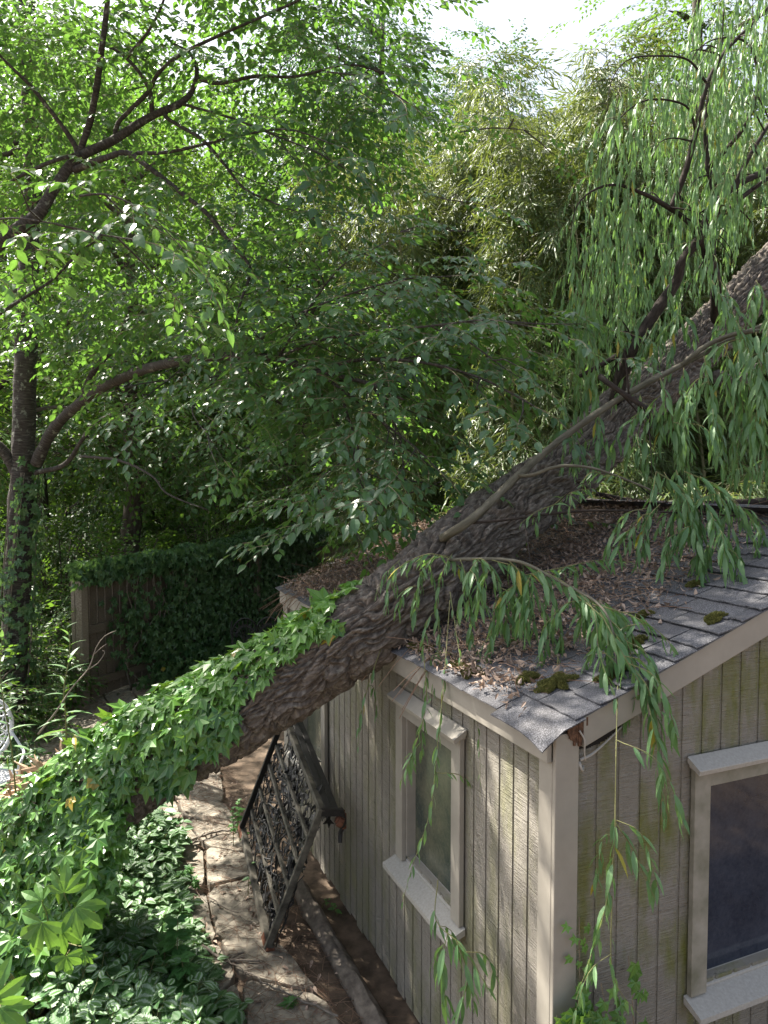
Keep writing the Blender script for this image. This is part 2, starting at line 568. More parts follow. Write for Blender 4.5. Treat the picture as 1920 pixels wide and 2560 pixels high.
OV = blade([0, 0.16, 0.42, 0.70, 0.90, 1.0], [0, 0.20, 0.285, 0.20, 0.06, 0], 0.22, -0.22)
OV_LO = blade([0, 0.38, 0.75, 1.0], [0, 0.27, 0.17, 0], 0.2, -0.2)
OV_FAR = blade([0, 0.42, 1.0], [0, 0.30, 0], 0.2, -0.15)
WIL = blade([0, 0.12, 0.35, 0.62, 0.85, 1.0], [0, 0.062, 0.104, 0.090, 0.038, 0], 0.3, -0.16)
WIL_B = blade([0, 0.12, 0.35, 0.62, 0.85, 1.0], [0, 0.062, 0.102, 0.085, 0.035, 0], 0.15, -0.36)
WIL_LO = blade([0, 0.35, 0.7, 1.0], [0, 0.085, 0.07, 0], 0.2, -0.25)
BAM = blade([0, 0.25, 0.65, 1.0], [0, 0.075, 0.06, 0], 0.2, -0.25)
LEAFLET = blade([0, 0.15, 0.4, 0.65, 0.88, 1.0], [0, 0.09, 0.16, 0.19, 0.09, 0], 0.25, -0.28)

def toothed(n=9, wid=0.36, tooth=0.10, fold=0.2, curl=-0.2):
    """ovate leaf with a toothed margin; luv z is 1 at the midrib to 0 at the margin"""
    V, T, U = [(0, 0, 0)], [], [(0, 0, 1.0)]
    ys = np.linspace(0.02, 1, n)
    mid = []
    for i, y in enumerate(ys):
        mid.append(len(V)); V.append((0, y, curl*y*y)); U.append((0, y, 1.0))
    for s in (-1, 1):
        prev = None
        for i, y in enumerate(ys[:-1]):
            w = wid*math.sin(math.pi*min(1, (y*0.93+0.07))**0.78)
            i1 = len(V); V.append((s*w, y, curl*y*y+fold*w)); U.append((s*w, y, 0.0))
            yt = min(1, y+0.04)
            i2 = len(V); V.append((s*w*(1-tooth), yt+0.03, curl*yt*yt+fold*w)); U.append((s*w*(1-tooth), yt, 0.1))
            T.append((mid[i], i1, i2)); T.append((mid[i], i2, mid[i+1]))
            if prev is not None:
                T.append((mid[i], prev, i1))
            prev = i2
    return np.array(V, float), np.array(T), np.zeros(len(T), np.int32), np.full(len(V), 0.5), np.array(U, float)
TOOTH = toothed()

def ivy_leaf(mid=1.0, side=0.80, base=0.52, sin1=0.52, sin2=0.42, curl=-0.12, seed=0):
    r = np.random.default_rng(seed)
    pol = [(-158, 0.10, 0), (-118, base, 1), (-86, sin2, 0), (-52, side, 1), (-27, sin1, 0), (0, mid, 1),
           (27, sin1, 0), (52, side, 1), (86, sin2, 0), (118, base, 1), (158, 0.10, 0)]
    V, U = [(0, 0.0, 0)], [(0, 0, 1.0)]
    for a, rad, v in pol:
        rad *= 1+0.07*r.normal()
        a = R(a+3*r.normal())
        z = curl*rad*rad+(0.05 if v == 0 else 0)
        V.append((rad*math.sin(a)*0.95, rad*math.cos(a), z)); U.append((rad*math.sin(a), rad*math.cos(a), float(v)))
    T = [(0, i+1, i) for i in range(1, len(pol))]
    return np.array(V, float), np.array(T), np.zeros(len(T), np.int32), np.full(len(V), 0.5), np.array(U, float)
IVY = [ivy_leaf(seed=1), ivy_leaf(1.0, 0.72, 0.45, 0.56, 0.42, -0.22, 2), ivy_leaf(1.05, 0.86, 0.6, 0.46, 0.38, -0.05, 3)]

def palmate(n=5, leaflet=LEAFLET, spread=84):
    acc = Acc()
    angs = np.linspace(-spread*(n-1)/4, spread*(n-1)/4, n)
    for a in angs:
        k = 1-0.25*abs(a)/max(abs(angs[-1]), 1)
        d = np.array([math.sin(R(a)), math.cos(R(a)), -0.22])
        acc.stamp(leaflet, [(0, 0, 0)], d, (0, 0, 1), k)
    return acc.data()
PALM5 = palmate()

# ------------------------------------------------------------------ spray templates (a leafy twig)
def make_spray(leaf, nl=9, L=0.5, ls=0.10, side=2, seed=0, droop=0.25, lay=0.25, ang=58, hang=0.15, tw=0.0028):
    r = np.random.default_rng(seed)
    acc = Acc()
    def twig(p0, az, ln, k, sub):
        n = 6
        t = np.linspace(0, 1, n)
        bend = r.normal(0, 0.12)
        P = np.stack([p0[0]+np.sin(az+bend*t)*ln*t, p0[1]+np.cos(az+bend*t)*ln*t, p0[2]-droop*ln*t*t+0.02*ln*np.sin(5*t)], 1)
        tube(acc, P, (tw, tw*0.45), 3, 1, 0.5, cap=False)
        sgn = 1 if r.random() < 0.5 else -1
        for i in range(k):
            f = (i+0.7)/k
            p = np.array([np.interp(f, t, P[:, j]) for j in range(3)])
            a = az+sgn*R(ang*(1-0.45*f)+r.normal(0, 10))
            if i == k-1:
                a = az+r.normal(0, 0.2)
            sgn = -sgn
            d = np.array([math.sin(a), math.cos(a), -hang-0.3*r.random()])
            nn = np.array([r.normal(0, lay), r.normal(0, lay), 1.0])
            acc.stamp(leaf, [p], d, nn, ls*r.uniform(0.65, 1.12), tint=[r.random()], mat=0)
        if sub:
            for q in range(side):
                f = 0.15+0.6*(q+r.random()*0.6)/max(side, 1)
                p = np.array([np.interp(f, t, P[:, j]) for j in range(3)])
                twig(p, az+(1 if q % 2 else -1)*R(r.uniform(35, 60)), ln*r.uniform(0.45, 0.7), max(3, int(k*0.6)), False)
    twig(np.zeros(3), 0.0, L, nl, True)
    return acc.data()
SPR_NEAR = [make_spray(OV, 9, 0.55, 0.105, 2, s, 0.22) for s in range(6)]
SPR_MID = [make_spray(OV_LO, 9, 0.62, 0.11, 3, s+20, 0.25) for s in range(6)]
SPR_FAR = [make_spray(OV_FAR, 9, 0.85, 0.135, 4, s+40, 0.3, 0.4) for s in range(6)]
SPR_BAM = [make_spray(BAM, 11, 0.42, 0.120, 3, s+60, 0.55, 0.5, 40, 0.55, 0.0022) for s in range(6)]

def scatter_sprays(acc, sprays, P, D, N, sc, tint=None, w=0.45):
    k = len(P)
    which = rng.integers(0, len(sprays), k)
    D = np.broadcast_to(D, (k, 3)); N = np.broadcast_to(N, (k, 3)); sc = np.broadcast_to(sc, (k,))
    tint = rng.random(k) if tint is None else np.broadcast_to(tint, (k,))
    for i, s in enumerate(sprays):
        m = which == i
        if m.any():
            acc.stamp(s, P[m], D[m], N[m], sc[m], tint[m], w)

# ================================================================== SETTING
def ground():
    acc = Acc()
    n = 150
    xs = np.concatenate([np.linspace(-120, -12, 20), np.linspace(-11.5, 11.5, 110), np.linspace(12, 120, 20)])
    ys = np.concatenate([np.linspace(-60, -1, 12), np.linspace(-0.5, 20, 100), np.linspace(21, 160, 26)])
    X, Y = np.meshgrid(xs, ys, indexing='ij')
    p = np.stack([X, Y, 0*X], -1)
    Z = -0.03+0.07*(vnoise(p*0.9)-0.5)+0.03*(vnoise(p*4)-0.5)
    V = np.stack([X, Y, Z], -1).reshape(-1, 3)
    nx, ny = len(xs), len(ys)
    i, j = np.meshgrid(np.arange(nx-1), np.arange(ny-1), indexing='ij')
    a = (i*ny+j).ravel()
    T = np.concatenate([np.stack([a, a+ny, a+ny+1], 1), np.stack([a, a+ny+1, a+1], 1)])
    acc.add(V, T, 0, 0.5)
    tag(build('ground', acc, M['ground'], smooth=True), 'brown earth floor of the shaded garden', 'ground', kind='structure')
ground()

C0 = np.array([0.74, 3.11, 0.0])
SHED_ROT = R(23.03)
U_ = np.array([-math.sin(SHED_ROT), math.cos(SHED_ROT), 0])
V_ = np.array([math.cos(SHED_ROT), math.sin(SHED_ROT), 0])
def shedp(x, y, z):
    return C0+V_*x+U_*y+np.array([0, 0, z])

def path():
    acc = Acc()
    r = np.random.default_rng(3)
    cell_x, cell_y = 0.52, 0.62
    nx, ny = 5, 17
    gx = np.zeros((nx+1, ny+1, 2))
    for i in range(nx+1):
        for j in range(ny+1):
            gx[i, j] = (-0.42-i*cell_x+r.normal(0, 0.075), 0.6+j*cell_y+(0.3 if i % 2 else 0)+r.normal(0, 0.09))
    for i in range(nx):
        for j in range(ny):
            q = [gx[i, j], gx[i+1, j], gx[i+1, j+1], gx[i, j+1]]
            c = np.mean(q, 0)
            loop = []
            for k in range(4):
                a, b = q[k], q[(k+1) % 4]
                for f in (0.0, 0.12, 0.4, 0.65, 0.88):
                    pnt = a*(1-f)+b*f
                    if f == 0.0:
                        pnt = pnt+(c-pnt)*0.09
                    pnt = c+(pnt-c)*(0.93+r.normal(0, 0.018))
                    loop.append(pnt)
            zt = 0.035+r.normal(0, 0.007)
            tilt = r.normal(0, 0.012, 2)
            m = len(loop)
            top = [shedp(p[0], p[1], zt+np.dot(p-c, tilt)) for p in loop]
            mid = [shedp(*(c+(p-c)*1.025), zt-0.012+np.dot(p-c, tilt)) for p in loop]
            bot = [shedp(*(c+(p-c)*1.03), -0.06) for p in loop]
            V = np.array(top+mid+bot+[shedp(c[0], c[1], zt+0.004)])
            T = []
            for k in range(m):
                k2 = (k+1) % m
                T += [(k, k2, 3*m), (k, m+k, m+k2), (k, m+k2, k2), (m+k, 2*m+k, 2*m+k2), (m+k, 2*m+k2, m+k2)]
            acc.add(V, T, 0, r.random())
    tag(build('flagstone_path', acc, M['stone'], recalc=True), 'path of irregular tan flagstones beside the shed', 'path', kind='structure')
path()

# ================================================================== SHED
SL, SW, EH, SLOPE, RIDGE = 4.25, 4.4, 2.3, 0.36, 2.2
G = 0.122                    # groove spacing
shed = thing('garden_shed', 'taupe painted wooden garden shed with grey shingle roof under the fallen trunk', 'shed', C0, SHED_ROT)

def wall_pieces(acc, mapf, length, topf, windows, thick0, thick1, gap, edge0, edge1, seed):
    """grooved boards; mapf(a, outward, z) -> local point; windows [(a0,a1,z0,z1)]"""
    r = np.random.default_rng(seed)
    cuts = set([edge0, edge1])
    a = edge0+0.06
    while a < edge1:
        cuts.add(round(a, 4)); a += G
    cuts = sorted(cuts)
    for c0, c1 in zip(cuts[:-1], cuts[1:]):
        segs = [(c0+gap/2, c1-gap/2)]
        for (s0, s1) in segs:
            pts = [s0, s1]
            for w in windows:
                for e in (w[0], w[1]):
                    if s0 < e < s1:
                        pts.append(e)
            pts = sorted(pts)
            for p0, p1 in zip(pts[:-1], pts[1:]):
                mid = (p0+p1)/2
                zr = [(0.06+r.uniform(-0.02, 0.03), None)]
                for w in windows:
                    if w[0] < mid < w[1]:
                        zr = [(zr[0][0], w[2]), (w[3], None)]
                for z0, z1 in zr:
                    t0 = topf(p0) if z1 is None else z1
                    t1 = topf(p1) if z1 is None else z1
                    c = [mapf(p0, thick0, z0), mapf(p1, thick0, z0), mapf(p1, thick1, z0), mapf(p0, thick1, z0),
                         mapf(p0, thick0, t0), mapf(p1, thick0, t1), mapf(p1, thick1, t1), mapf(p0, thick1, t0)]
                    hexa(acc, c, 0, r.random())

mapL = lambda a, o, z: (-o, a, z)             # eave wall, facing the path
mapG = lambda a, o, z: (a, -o, z)             # gable wall, facing the viewer
winL = [(0.86, 1.52, 1.0, 1.90), (3.10, 3.80, 0.92, 1.90)]
winG = [(0.83, 1.75, 0.94, 1.92)]
topG = lambda a: EH-0.02+SLOPE*min(a, SW-a)
topL = lambda a: EH-0.02
acc = Acc()
wall_pieces(acc, mapL, SL, topL, winL, 0.0, 0.006, 0.016, 0.02, SL-0.02, 1)
o = build('eave_wall', acc, M['siding_eave'], shed, recalc=True)
acc = Acc()
wall_pieces(acc, mapG, SW, topG, winG, 0.0, 0.006, 0.016, 0.02, SW-0.02, 2)
build('gable_wall', acc, M['siding_gable'], shed, recalc=True)
# backing sheathing and the far walls
acc = Acc()
def backing(mapf, topf, windows, e0, e1):
    bs = sorted(set([e0, e1, *[x for w in windows for x in w[:2]], *([RIDGE] if e1 > 4.3 else [])]))
    for a0, a1 in zip(bs[:-1], bs[1:]):
        zr = [(0.10, None)]
        for w in windows:
            if w[0] <= a0+1e-6 and a1 <= w[1]+1e-6:
                zr = [(0.10, w[2]), (w[3], None)]
        for z0, z1 in zr:
            t0 = topf(a0)-0.01 if z1 is None else z1
            t1 = topf(a1)-0.01 if z1 is None else z1
            hexa(acc, [mapf(a0, -0.05, z0), mapf(a1, -0.05, z0), mapf(a1, 0.0005, z0), mapf(a0, 0.0005, z0),
                       mapf(a0, -0.05, t0), mapf(a1, -0.05, t1), mapf(a1, 0.0005, t1), mapf(a0, 0.0005, t0)])
backing(mapL, topL, winL, 0.03, SL-0.03)
backing(mapG, topG, winG, 0.03, SW-0.031)
build('sheathing', acc, M['siding_eave'], shed, recalc=True)
acc = Acc()
wall_pieces(acc, lambda a, o, z: (SW+o, a, z), SL, topL, [], -0.04, 0.0, 0.008, 0.02, SL-0.02, 3)
wall_pieces(acc, lambda a, o, z: (a, SL+o, z), SW, topG, [], -0.04, 0.0, 0.008, 0.02, SW-0.02, 4)
build('rear_wall', acc, M['siding_eave'], shed, recalc=True)

# trim: corner boards, eave fascia, rake boards
acc = Acc()
box(acc, (-0.036, -0.0165, 0.08), (0.085, -0.040, EH-0.03))            # near corner, gable face
box(acc, (-0.0165, -0.016, 0.08), (-0.036, 0.082, EH-0.150))           # near corner, eave face
build('corner_board', acc, M['trim'], shed, bevel=0.004, recalc=True)
acc = Acc()
box(acc, (-0.0165, SL-0.10, 0.08), (-0.034, SL+0.03, EH-0.16))
build('corner_board', acc, M['trim'], shed, bevel=0.004, recalc=True)
acc = Acc()
box(acc, (-0.0375, -0.014, EH-0.155), (-0.062, SL+0.05, EH-0.024))
build('fascia', acc, M['trim'], shed, bevel=0.004, recalc=True)
acc = Acc()
def rake(x0, x1, y0, y1, dep, dz=0.0):
    hexa(acc, [(x0, y0, EH+SLOPE*x0-dep+dz), (x1, y0, EH+SLOPE*x1-dep+dz), (x1, y1, EH+SLOPE*x1-dep+dz), (x0, y1, EH+SLOPE*x0-dep+dz),
               (x0, y0, EH+SLOPE*x0-0.004+dz), (x1, y0, EH+SLOPE*x1-0.004+dz), (x1, y1, EH+SLOPE*x1-0.004+dz), (x0, y1, EH+SLOPE*x0-0.004+dz)])
rake(0.10, RIDGE, -0.0165, -0.050, 0.135)
build('rake_board', acc, M['trim'], shed, bevel=0.004, recalc=True)
acc = Acc()
for xa, xb in ((RIDGE, SW),):
    hexa(acc, [(xa, -0.0165, EH+SLOPE*(SW-xa)-0.135), (xb, -0.0165, EH-0.135), (xb, -0.05, EH-0.135), (xa, -0.05, EH+SLOPE*(SW-xa)-0.135),
               (xa, -0.0165, EH+SLOPE*(SW-xa)-0.004), (xb, -0.0165, EH-0.004), (xb, -0.05, EH-0.004), (xa, -0.05, EH+SLOPE*(SW-xa)-0.004)])
build('rake_board', acc, M['trim'], shed, bevel=0.004, recalc=True)
# rotten end of the rake at the near corner, with torn slivers
acc = Acc()
rr = np.random.default_rng(8)
n = 15
top = [(0.085+0.20*i/n, -0.052, EH-0.030+SLOPE*0.20*i/n-0.012*abs(rr.normal())-0.05*(i/n)**2*0) for i in range(n+1)]
for i in range(n):
    x0, x1 = 0.02+0.115*i/n, 0.02+0.115*(i+1)/n
    zt = EH+0.004+SLOPE*x0
    zb = zt-0.035-0.09*math.sin(math.pi*min(1, (i+1.5)/n))**1.5*rr.uniform(0.6, 1.1)
    box(acc, (x0, -0.0425, zb), (x1+0.002, -0.046-0.006*rr.random(), zt-0.012), 0, rr.random())
build('rotted_board', acc, M['rot'], shed, recalc=True)
acc = Acc()
for i in range(22):                                     # near-black strips painting shade as a gap under the loosened rake
    x0 = 0.088+0.0125*i
    zb = EH+SLOPE*x0-0.135
    h = 0.040*math.sin(math.pi*(i+0.6)/22.5)**0.7+0.006*rr.random()
    box(acc, (x0, -0.0145, zb-h), (x0+0.0135, -0.0185, zb+0.004), 0, rr.random())
build('gap_shade_strip', acc, M['gap_shade'], shed, recalc=True)
acc = Acc()
tube(acc, [(0.075, -0.052, EH-0.02), (0.095, -0.062, EH-0.06), (0.098, -0.058, EH-0.11), (0.108, -0.054, EH-0.155)], (0.005, 0.0025), 5, 0, step=0.01)
tube(acc, [(0.10, -0.026, EH-0.160), (0.16, -0.030, EH-0.142), (0.24, -0.026, EH-0.10), (0.33, -0.022, EH-0.045)], (0.007, 0.003), 5, 0, step=0.01)
tube(acc, [(0.09, -0.03, EH-0.165), (0.10, -0.045, EH-0.20), (0.115, -0.03, EH-0.185)], (0.008, 0.004), 5, 0, step=0.01)
build('splinter', acc, M['flashing'], shed, smooth=True)

def window(mapf, a0, a1, z0, z1, pane, trim, flash):
    fr = Acc()
    tw, th = 0.085, 0.030
    def b(acc, A0, A1, o0, o1, Z0, Z1):
        p, q = mapf(A0, o0, Z0), mapf(A1, o1, Z1)
        box(acc, p, q)
    b(fr, a0-tw, a0+0.012, 0.0150, th+0.014, z0-0.03, z1+tw)
    b(fr, a1-0.012, a1+tw, 0.0150, th+0.014, z0-0.03, z1+tw)
    b(fr, a0+0.0125, a1-0.0125, 0.0150, th+0.011, z1-0.012, z1+tw-0.003)
    for (q0, q1) in ((a0, a0+0.022), (a1-0.022, a1)):          # jambs
        b(fr, q0, q1, -0.049, 0.0145, z0, z1)
    b(fr, a0+0.0225, a1-0.0225, -0.049, 0.0145, z1-0.022, z1)
    f = build('window', fr, trim, shed, bevel=0.003, recalc=True)
    # glass
    pa = Acc()
    b(pa, a0+0.0005, a1-0.0005, -0.046, -0.052, z0+0.0005, z1-0.0225)
    build('pane', pa, pane, f, recalc=True)
    # sloped sill
    si = Acc()
    s0, s1 = a0-tw-0.02, a1+tw+0.02
    hexa(si, [mapf(s0, 0.0152, z0-0.07), mapf(s1, 0.0152, z0-0.07), mapf(s1, 0.125, z0-0.103), mapf(s0, 0.125, z0-0.103),
              mapf(s0, 0.0152, z0-0.031), mapf(s1, 0.0152, z0-0.031), mapf(s1, 0.125, z0-0.075), mapf(s0, 0.125, z0-0.075)])
    hexa(si, [mapf(a0+0.0005, -0.045, z0-0.06), mapf(a1-0.0005, -0.045, z0-0.06), mapf(a1-0.0005, 0.0148, z0-0.07), mapf(a0+0.0005, 0.0148, z0-0.07),
              mapf(a0+0.0005, -0.045, z0+0.002), mapf(a1-0.0005, -0.045, z0+0.002), mapf(a1-0.0005, 0.0148, z0-0.02), mapf(a0+0.0005, 0.0148, z0-0.02)])
    build('sill', si, flash, f, bevel=0.003, recalc=True)
    # sloped drip board above
    hd = Acc()
    s0, s1 = a0-tw-0.025, a1+tw+0.025
    zt = z1+tw+0.055  # leaf sprays added to the crown sunward of these points to shade them
    hexa(hd, [mapf(s0, 0.0152, zt-0.03), mapf(s1, 0.0152, zt-0.03), mapf(s1, 0.088, zt-0.070), mapf(s0, 0.088, zt-0.070),
              mapf(s0, 0.0152, zt), mapf(s1, 0.0152, zt), mapf(s1, 0.095, zt-0.045), mapf(s0, 0.095, zt-0.045)])
    hexa(hd, [mapf(s0+0.012, 0.0152, zt-0.054), mapf(s1-0.012, 0.0152, zt-0.054), mapf(s1-0.012, 0.055, zt-0.062), mapf(s0+0.012, 0.055, zt-0.062),
              mapf(s0+0.012, 0.0152, zt-0.0305), mapf(s1-0.012, 0.0152, zt-0.0305), mapf(s1-0.012, 0.055, zt-0.053), mapf(s0+0.012, 0.055, zt-0.053)])
    build('drip_board', hd, flash if flash is M['flashing'] and trim is M['trim_algae'] else M['trim'], f, bevel=0.003, recalc=True)
    return f
window(mapL, *winL[0], M['pane_eave'], M['trim'], M['flashing'])
window(mapL, *winL[1], M['pane_eave'], M['trim'], M['flashing'])
wg = window(mapG, *winG[0], M['pane_gable'], M['trim_algae'], M['flashing'])
# roof: deck and individually laid shingles
acc = Acc()
OH = 0.055
def roofz(x):
    return EH+SLOPE*(x if x <= RIDGE else SW-x)
for x0, x1 in ((0.02, RIDGE), (RIDGE, SW-0.02)):
    y0, y1 = 0.07, SL+OH
    hexa(acc, [(x0, y0, roofz(x0)-0.008), (x1, y0, roofz(x1)-0.008), (x1, y1, roofz(x1)-0.008), (x0, y1, roofz(x0)-0.008),
               (x0, y0, roofz(x0)+0.010), (x1, y0, roofz(x1)+0.010), (x1, y1, roofz(x1)+0.010), (x0, y1, roofz(x0)+0.010)])
roof = build('roof', acc, M['trim'], shed, recalc=True)
acc = Acc()
rs = np.random.default_rng(21)
cosr = 1/math.sqrt(1+SLOPE**2)
f0 = lambda a, nl: 1-a/nl
EXPO, TABW = 0.142, 0.325
ncourse = int((RIDGE+0.1)/cosr/EXPO)+1
for side in (0, 1):
    for c in range(ncourse):
        d0 = -0.10+c*EXPO                    # distance up the slope of the tab's lower edge
        off = rs.uniform(0, TABW) if c % 2 else rs.uniform(0, TABW)
        y = -OH-0.02-off
        while y < SL+OH:
            y0, y1 = max(y+0.003, -OH-0.018), min(y+TABW-0.003, SL+OH+0.018)
            y += TABW
            if y1-y0 < 0.03:
                continue
            j = rs.normal(0, 0.006)
            ext = 0.0
            if side == 0 and c == 0:
                ext = 0.05 if y0 < 0.2 else (0.012*rs.random())
                if y0 < 0.2: y0 = -OH-0.032
            lift = 0.006+abs(rs.normal(0, 0.004))
            t = rs.random()
            if side == 0 and c == 0 and y0 < 0.25:
                lift = 0.004
            nn = 5
            nl = 4
            top, bot = [], []
            for a in range(nl+1):
                d = d0+j-ext*f0(a, nl)+(EXPO+0.035)*a/nl
                for bq in range(nn+1):
                    yy = y0+(y1-y0)*bq/nn
                    x = d*cosr
                    f = 1-a/nl
                    z = EH+SLOPE*x+0.019+0.006*f+lift*f*f+0.004*rs.normal()*(f > 0.9)*0.5
                    xx = x
                    # torn corner that droops past the boards, edge curling over the rake
                    if side == 0:
                        ov, oy = max(0, -d-0.035), max(0, 0.05-yy)
                        z -= 0.27*ov*(0.35+min(1, oy/0.12))
                    k = max(0, -yy-0.035)
                    z -= 0.12*k
                    top.append((xx if side == 0 else SW-xx, yy, z))
                    bot.append((xx if side == 0 else SW-xx, yy, z-0.0055))
            m = (nl+1)*(nn+1)
            V = np.array(top+bot)
            T = []
            for a in range(nl):
                for bq in range(nn):
                    q = a*(nn+1)+bq
                    T += [(q, q+1, q+nn+2), (q, q+nn+2, q+nn+1), (m+q, m+q+nn+2, m+q+1), (m+q, m+q+nn+1, m+q+nn+2)]
            for bq in range(nn):
                T += [(bq, m+bq, m+bq+1), (bq, m+bq+1, bq+1)]
            for a in range(nl):
                for e in (0, nn):
                    q = a*(nn+1)+e
                    T += [(q, m+q, m+q+nn+1), (q, m+q+nn+1, q+nn+1)]
            acc.add(V, T, 0, t, V)
for k in range(int((SL+0.2)/0.15)):          # ridge caps
    y0 = -OH-0.02+0.15*k
    z = roofz(RIDGE)+0.034+0.003*rs.normal()
    for s in (-1, 1):
        hexa(acc, [(RIDGE, y0, z), (RIDGE+s*0.15, y0, z-0.15*SLOPE), (RIDGE+s*0.15, y0+0.19, z-0.15*SLOPE-0.004), (RIDGE, y0+0.19, z-0.004),
                   (RIDGE, y0, z+0.006), (RIDGE+s*0.15, y0, z+0.006-0.15*SLOPE), (RIDGE+s*0.15, y0+0.19, z+0.002-0.15*SLOPE), (RIDGE, y0+0.19, z+0.002)], 0, rs.random())
build('shingles', acc, M['shingle'], roof, recalc=True)

def roof_pt(x, y, dz=0.03):
    return shedp(x, y, roofz(x)+dz)

# ================================================================== FALLEN WILLOW
TR = [(-330, 2420, 5.5, .36), (-120, 2300, 5.25, .345), (90, 2120, 5.0, .325), (347, 1912, 4.85, .29), (650, 1738, 4.72, .262), (972, 1528, 4.66, .24), (1240, 1308, 5.0, .232),
      (1417, 1178, 5.4, .222), (1526, 1068, 5.7, .21), (1640, 965, 6.0, .20), (1760, 850, 6.3, .19), (1900, 705, 6.7, .18), (2080, 520, 7.2, .18), (2300, 300, 7.8, .15), (2480, 90, 8.3, .11)]
TP, TRAD = catmull(np.array([at(*t[:3]) for t in TR]), 0.0085, np.array([t[3] for t in TR]))
willow_base = np.array([TP[0][0], TP[0][1], 0.0])
willow = thing('fallen_willow', 'fallen willow with furrowed brown trunk lying across the shed roof', 'fallen tree', willow_base)

def cells(u, v, per):
    """distance between the two nearest jittered cell centres; u wraps every per cells"""
    iu, iv = np.floor(u).astype(int), np.floor(v).astype(int)
    f1 = np.full(u.shape, 9.0); f2 = np.full(u.shape, 9.0); cid = np.zeros(u.shape)
    for du in (-1, 0, 1):
        for dv in (-2, -1, 0, 1, 2):
            cu, cv = iu+du, iv+dv
            h = ((cu % per)*73856093 ^ cv*19349663) & 65535
            ox, oy, id_ = _perm[h], _perm[(h*31+7) & 65535], _perm[(h*17+3) & 65535]
            d = np.sqrt((cu+ox-u)**2+((cv+oy*1.0-v)*1.0)**2)
            m1 = d < f1
            f2 = np.where(m1, f1, np.minimum(f2, d))
            cid = np.where(m1, id_, cid)
            f1 = np.where(m1, d, f1)
    return f2-f1, cid
BARK_TINT = {}
def bark_disp(th, s, r):
    th2, s2 = np.meshgrid(th, s)
    rr = r[:, None]
    cyl = lambda k, l: np.stack([np.cos(th2)*k, np.sin(th2)*k, s2*l], -1)
    w1 = vnoise(cyl(2.2, 5.0))-0.5
    w2 = vnoise(cyl(5.0, 9.0)+9)-0.5
    per = 30
    u = (th2/(2*math.pi))*per+3.4*w1+1.3*w2+s2*2.0
    v = s2*3.6+0.9*w2+0.7*w1
    e, cid = cells(u, v, per)
    fine = vnoise(cyl(24, 34))-0.5
    strip = vnoise(cyl(30, 9))-0.5
    med = vnoise(cyl(9, 8))-0.5
    lump = vnoise(cyl(1.4, 1.6))-0.5
    plate = np.clip(e/0.42, 0, 1)**0.7
    BARK_TINT['v'] = np.clip(0.5+0.55*(cid-0.5)+0.25*fine, 0, 1)
    return (0.040*(plate-0.75)+0.016*(cid-0.5)*plate+0.014*fine+0.020*strip+0.012*med)*np.clip(rr/0.2, 0.5, 1.2)+0.035*lump
acc = Acc()
_, _, TF, TB = tube(acc, TP, TRAD, 210, 0, 0.5, disp=bark_disp, up=(0.2, 0.9, -0.5))
bt_ = BARK_TINT['v'].ravel()
acc.A[-1] = np.concatenate([bt_, np.full(len(acc.V[-1])-len(bt_), .5)])
build('trunk', acc, M['willow_bark'], willow, willow_base, smooth=True)

def trunk_at(px):
    """index along the trunk whose centre is nearest photo column px"""
    X = 960+FPX*TP[:, 0]/TP[:, 1]
    return int(np.argmin(np.abs(X-px)))

# torn bare wood at the lower end
acc = Acc()
rt = np.random.default_rng(4)
for k in range(110):
    i = trunk_at(rt.uniform(-60, 190))
    tg = nrm(TP[i+5]-TP[i])
    side = nrm(np.array([-0.35, 0.30, 0.9])+rt.normal(0, 0.22, 3))
    side = nrm(side-np.dot(side, tg)*tg)
    p = TP[i]+side*(TRAD[i]+0.06)
    L = rt.uniform(0.08, 0.32)
    q = p+(-tg*rt.uniform(-.5, 1.0)+side*rt.uniform(0.15, 0.8)+rt.normal(0, 0.08, 3))*L
    p2 = p+tg*0.2-side*0.08
    tube(acc, [p2, p, (p+q)/2+rt.normal(0, 0.01, 3), q], [0.02, rt.uniform(0.012, 0.04), 0.016, 0.003], 5, 0, rt.random())
build('torn_wood', acc, M['bare_wood'], willow, willow_base)

def branch(name, pts, r0, r1, mat, step=0.04, sides=10, knots=0.0):
    acc = Acc()
    P = np.array(pts, float)
    def disp(th, s, r):
        th2, s2 = np.meshgrid(th, s)
        return (vnoise(np.stack([np.cos(th2)*2.2, np.sin(th2)*2.2, s2*14], -1))-0.5)*r[:, None]*0.35
    rad = r1+(r0-r1)*(1-np.linspace(0, 1, len(P)))**1.25
    Q, qr, _, _ = tube(acc, P, rad, sides, 0, 0.5, step=step, disp=disp)
    rb_ = np.random.default_rng(len(bpy.data.objects))
    if mat is M['dark_bark'] and r0 < 0.06:
        for q in range(int(2+len(Q)/14)):
            i = rb_.integers(int(len(Q)*0.2), len(Q)-1)
            d = nrm(rb_.normal(0, 1, 3)+np.array([-0.2, -0.2, 0.2]))
            L = rb_.uniform(0.15, 0.5)
            w_ = min(qr[i]*0.5, 0.007)
            tube(acc, [Q[i], Q[i]+d*L*0.5, Q[i]+d*L*0.85+np.array([0, 0, -0.12*L]), Q[i]+d*L+np.array([0, 0, -0.4*L])], (w_, 0.0012), 5, 0, 0.5, step=0.06)
    return build(name, acc, mat, willow, willow_base, smooth=True)

